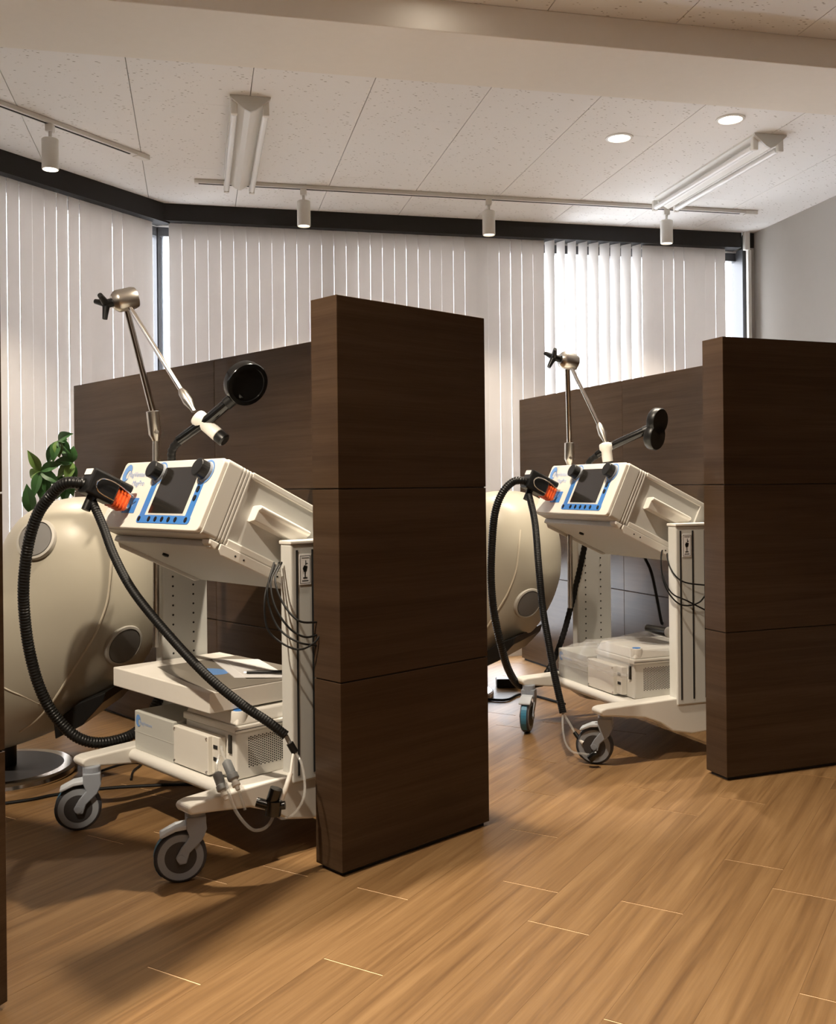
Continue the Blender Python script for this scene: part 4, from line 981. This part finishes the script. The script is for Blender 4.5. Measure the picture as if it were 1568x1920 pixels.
def chair(label):
    root = thing('recliner_chair', label, 'chair', (-1.487, 3.50, 0), -A1, 'white shell recliner chairs')
    L = w2l(root)
    n = 56; zs = catmull([(s[0], 0, 0) for s in SEC], 3); zs = sorted(set(round(p.x, 4) for p in zs)); zs[0] = 0.105; zs[-1] = 0.980
    # smooth the section table by sampling splines of its columns
    tab = catmull([Vector((s[1], s[2], s[3])) for s in SEC], 4); tz = catmull([Vector((s[0], 0, 0)) for s in SEC], 4)
    mb = MB(lambda x, y, z: L(x, y, z)); vs = []
    for c_, q in zip(tab, tz):
        xl, xr, b = c_; cx = (xl + xr) / 2; a = (xr - xl) / 2; e = 2 / 2.35
        for k in range(n):
            t = 2 * pi * k / n; c, s = cos(t), sin(t)
            vs.append((cx + a * math.copysign(abs(c) ** e, c), CHY - b * math.copysign(abs(s) ** e, s), q.x))
    m = len(tab); fs = [(i * n + k, i * n + (k + 1) % n, (i + 1) * n + (k + 1) % n, (i + 1) * n + k) for i in range(m - 1) for k in range(n)]
    fs += [tuple(range(n - 1, -1, -1)), tuple((m - 1) * n + k for k in range(n))]
    mb.add(vs, fs); shell = mb.build('shell', 'shell_white', root, True)
    # piping seam round the back
    seam = [(0.80, -1.066), (0.74, -1.067), (0.68, -1.072), (0.607, -1.084), (0.513, -1.121), (0.439, -1.165), (0.338, -1.232), (0.26, -1.29), (0.20, -1.35), (0.15, -1.42)]
    pts = [sec_pt(1 - (1 - z) * 0.95, t_for_x(1 - (1 - z) * 0.95, x * 0.95), 0.0005) for z, x in seam]
    sm = MB(); sm.tube([L(*p) for p in catmull(pts, 6)], 0.0045, 8); sm.build('piping', 'cushion', shell, True)
    pts = [sec_pt(z, t_for_x(z, x), 0.0005) for z, x in ((0.46, -1.50), (0.41, -1.42), (0.36, -1.35), (0.33, -1.30), (0.30, -1.26))]
    sm = MB(); sm.tube([L(*p) for p in catmull(pts, 6)], 0.0025, 8); sm.build('panel_seam', 'cushion', shell, True)
    # loudspeaker discs let into the shell
    for z, x, r in ((0.845, -1.245, 0.062), (0.478, -1.00, 0.066)):
        t = t_for_x(z, x); p = sec_pt(z, t)
        du = sec_pt(z, t + 0.05) - sec_pt(z, t - 0.05); dv = sec_pt(z + 0.02, t) - sec_pt(z - 0.02, t); nn = du.cross(dv).normalized()
        if nn.y > 0: nn = -nn
        ln = L(*(p + nn)) - L(*p)
        d = MB(); d.lathe([(r * 1.0, -0.03), (r * 1.12, -0.004), (r * 1.08, 0.006), (r * 0.96, 0.008), (r * 0.94, 0.0), (0, 0.0)], L(*p), ln, 40); sp = d.build('speaker_ring', 'speaker_ring', shell, True)
        d = MB(); d.lathe([(r * 0.93, 0.0005), (r * 0.90, 0.007), (0, 0.010)], L(*p), ln, 40); d.build('speaker_grille', 'speaker_grey', shell, True)
    # seat cushion and headrest on the far side
    def ell(name, c, rad, mat):
        b = MB(lambda x, y, z: L(x, y, z)); nu, nv = 24, 14; V = []
        for j in range(nv + 1):
            ph = -pi / 2 + pi * j / nv
            for i in range(nu):
                th = 2 * pi * i / nu; V.append((c[0] + rad[0] * cos(ph) * cos(th), c[1] + rad[1] * cos(ph) * sin(th), c[2] + rad[2] * sin(ph)))
        b.add(V, [(j * nu + i, j * nu + (i + 1) % nu, (j + 1) * nu + (i + 1) % nu, (j + 1) * nu + i) for j in range(nv) for i in range(nu)]); b.build(name, mat, root, True)
    ell('seat_cushion', (-1.62, CHY + 0.03, 0.50), (0.25, 0.26, 0.08), 'cushion')
    ell('headrest', (-1.33, CHY + 0.06, 0.80), (0.10, 0.19, 0.12), 'cushion')
    # underside mechanism, column, round base
    mu = MB(lambda x, y, z: L(x, y, z)); mu.prism([(-1.215, 0.235), (-1.13, 0.30), (-1.04, 0.335), (-1.05, 0.30), (-1.12, 0.225), (-1.21, 0.18)], CHY - 0.255, CHY + 0.2, lambda u, v, w: (u - 0.0, w, v))
    mu.build('underside_panel', 'black_plastic', root, bevel=0.004)
    cl = MB(lambda x, y, z: L(x, y, z)); cl.cyl((-1.487, 3.50, 0.03), (-1.487, 3.50, 0.13), 0.05, 20); cl.build('pedestal', 'black_plastic', root, True)
    bs = MB(lambda x, y, z: L(x, y, z)); bs.lathe([(0.250, 0.0), (0.255, 0.008), (0.252, 0.020), (0.243, 0.026), (0.236, 0.027)], (-1.487, 3.50, 0), (0, 0, 1), 56); bs.build('base_rim', 'chrome', root, True)
    bs = MB(lambda x, y, z: L(x, y, z)); bs.lathe([(0.236, 0.026), (0.10, 0.031), (0.0, 0.031)], (-1.487, 3.50, 0), (0, 0, 1), 48); bs.build('base_plate', 'hub_dark', root, True)
    return root
ch1 = chair('white shell recliner chair seen from behind in the nearer booth')
ch2 = copy_tree(ch1); ch2.location = (0.10, 4.75, 0); ch2.rotation_euler = (0, 0, -A2)
ch2['label'] = 'white shell recliner chair seen from behind in the farther booth'

# ------------------------------------------------------------------ plant behind the nearer chair
PP = Vector((-1.70, 4.36, 0))
pl_root = thing('potted_pachira', 'green leafy potted plant between the left blinds and the nearer chair', 'plant', PP)
m = MB(); m.lathe([(0.09, 0), (0.115, 0.02), (0.14, 0.26), (0.13, 0.27), (0.12, 0.24), (0, 0.24)], (0, 0, 0), (0, 0, 1), 28); m.build('pot', 'pot_white', pl_root, True)
m = MB(); m.tube(catmull([(0, 0, 0.2), (0.01, 0.0, 0.45), (-0.01, 0.01, 0.7), (0.02, 0.02, 0.93)], 6), 0.016, 10); m.build('trunk', 'bark', pl_root, True)
def leaf_mesh(ln, wd, droop):
    vs = []; fs = []; n = 8
    for i in range(n + 1):
        t = i / n; w = wd * (sin(pi * min(1, t * 1.02) ** 0.85) ** 0.9 if 0 < t < 1 else 0.02)
        z = -droop * t * t
        vs += [(-w, ln * t, z + 0.012 * (w / wd)), (0, ln * t, z), (w, ln * t, z + 0.012 * (w / wd))]
    for i in range(n): fs += [(3 * i, 3 * i + 1, 3 * i + 4, 3 * i + 3), (3 * i + 1, 3 * i + 2, 3 * i + 5, 3 * i + 4)]
    return vs, fs
def leaf(base, tip, wd, mat, droop=0.04):
    b = Vector(base) - PP; t = Vector(tip) - PP; d = t - b; ln = d.length; y = d.normalized()
    side = y.cross(Vector((0.2, -1, 0.35))).normalized(); up = side.cross(y)
    vs, fs = leaf_mesh(ln, wd, droop); mb = MB(); mb.add([b + side * v[0] + y * v[1] + up * (v[2] + droop * (v[1] / ln)) for v in vs], fs)
    mb.build('leaf', mat, pl_root, True)
D = 4.42
def px(u, v, d=D):
    """camera-plane helper kept only for spreading leaf tips round their stalks"""
    return Vector(((u - 784) / 1850 * d, d, CAM_H - (v - 907 - 12) / 1850 * d))
clusters = [((76, 882), [((52, 842), 'leaf_light'), ((118, 868), 'leaf'), ((112, 905), 'leaf'), ((80, 945), 'leaf'), ((63, 932), 'leaf'), ((57, 893), 'leaf_light'), ((98, 935), 'leaf')]),
            ((110, 825), [((139, 812), 'leaf'), ((127, 823), 'leaf'), ((124, 840), 'leaf'), ((112, 858), 'leaf_light'), ((100, 866), 'leaf'), ((90, 868), 'leaf'), ((134, 850), 'leaf')]),
            ((137, 866), [((100, 866), 'leaf'), ((118, 840), 'leaf'), ((139, 835), 'leaf'), ((108, 895), 'leaf_light'), ((125, 905), 'leaf_light'), ((138, 905), 'leaf')]),
            ((128, 900), [((92, 905), 'leaf'), ((105, 935), 'leaf'), ((120, 945), 'leaf'), ((138, 930), 'leaf')])]
for ci, (c, tips) in enumerate(clusters):
    cb = px(*c, 4.40 + 0.03 * ci)
    s = MB(); s.tube([Vector((0.02, 0.02, 0.9)), (cb - PP) * 0.5 + Vector((0.01, 0.01, 0.44)), cb - PP], 0.004, 6); s.build('stalk', 'leaf_light', pl_root, True)
    for i, (t, mat) in enumerate(tips):
        leaf(cb, px(*t, 4.36 + 0.03 * ci + 0.02 * ((i * 7) % 4)), 0.023, mat)
leaf(px(60, 962, 4.36), px(50, 905, 4.34), 0.030, 'leaf')  # lone dark pointed shape low beside the blind, drawn with the leaf mesh

# ------------------------------------------------------------------ leads on the floor
def floor_cable(label, pts, r=0.005):
    q = Vector(pts[0]); root = thing('floor_cable', label, 'cable', q)
    tube_part('cord', pts, r, 'black_rubber', root, lambda p: Vector(p) - q)
floor_cable('black cable on the floor in front of the nearer chair base', [(-1.40, 3.12, 0.0055), (-1.327, 3.156, 0.0055), (-1.259, 3.192, 0.0055), (-1.199, 3.239, 0.0055), (-1.069, 3.298, 0.0055), (-0.952, 3.323, 0.0055), (-0.802, 3.336, 0.0055), (-0.6, 3.32, 0.0055)])
floor_cable('black looped cable below the nearer chair shell', [(-1.16, 3.42, 0.0055), (-1.14, 3.50, 0.0055), (-1.08, 3.60, 0.0055), (-1.02, 3.60, 0.0055), (-1.02, 3.50, 0.0055), (-1.00, 3.40, 0.0055)], 0.004)
floor_cable('black cable trailing from the farther chair base', [(0.30, 4.62, 0.0065), (0.40, 4.60, 0.0065), (0.48, 4.72, 0.0065), (0.56, 4.66, 0.0065), (0.66, 4.50, 0.0065)], 0.006)
r = thing('power_adapter', 'black power adapter on the floor beside the farther chair base', 'adapter', (0.47, 4.93, 0))
MB().box((-0.09, -0.035, 0.0005), (0.09, 0.035, 0.045)).build('body', 'black_plastic', r, bevel=0.006)
MB().box((0.05, -0.0358, 0.012), (0.08, -0.0348, 0.032)).build('label', 'paper', r)
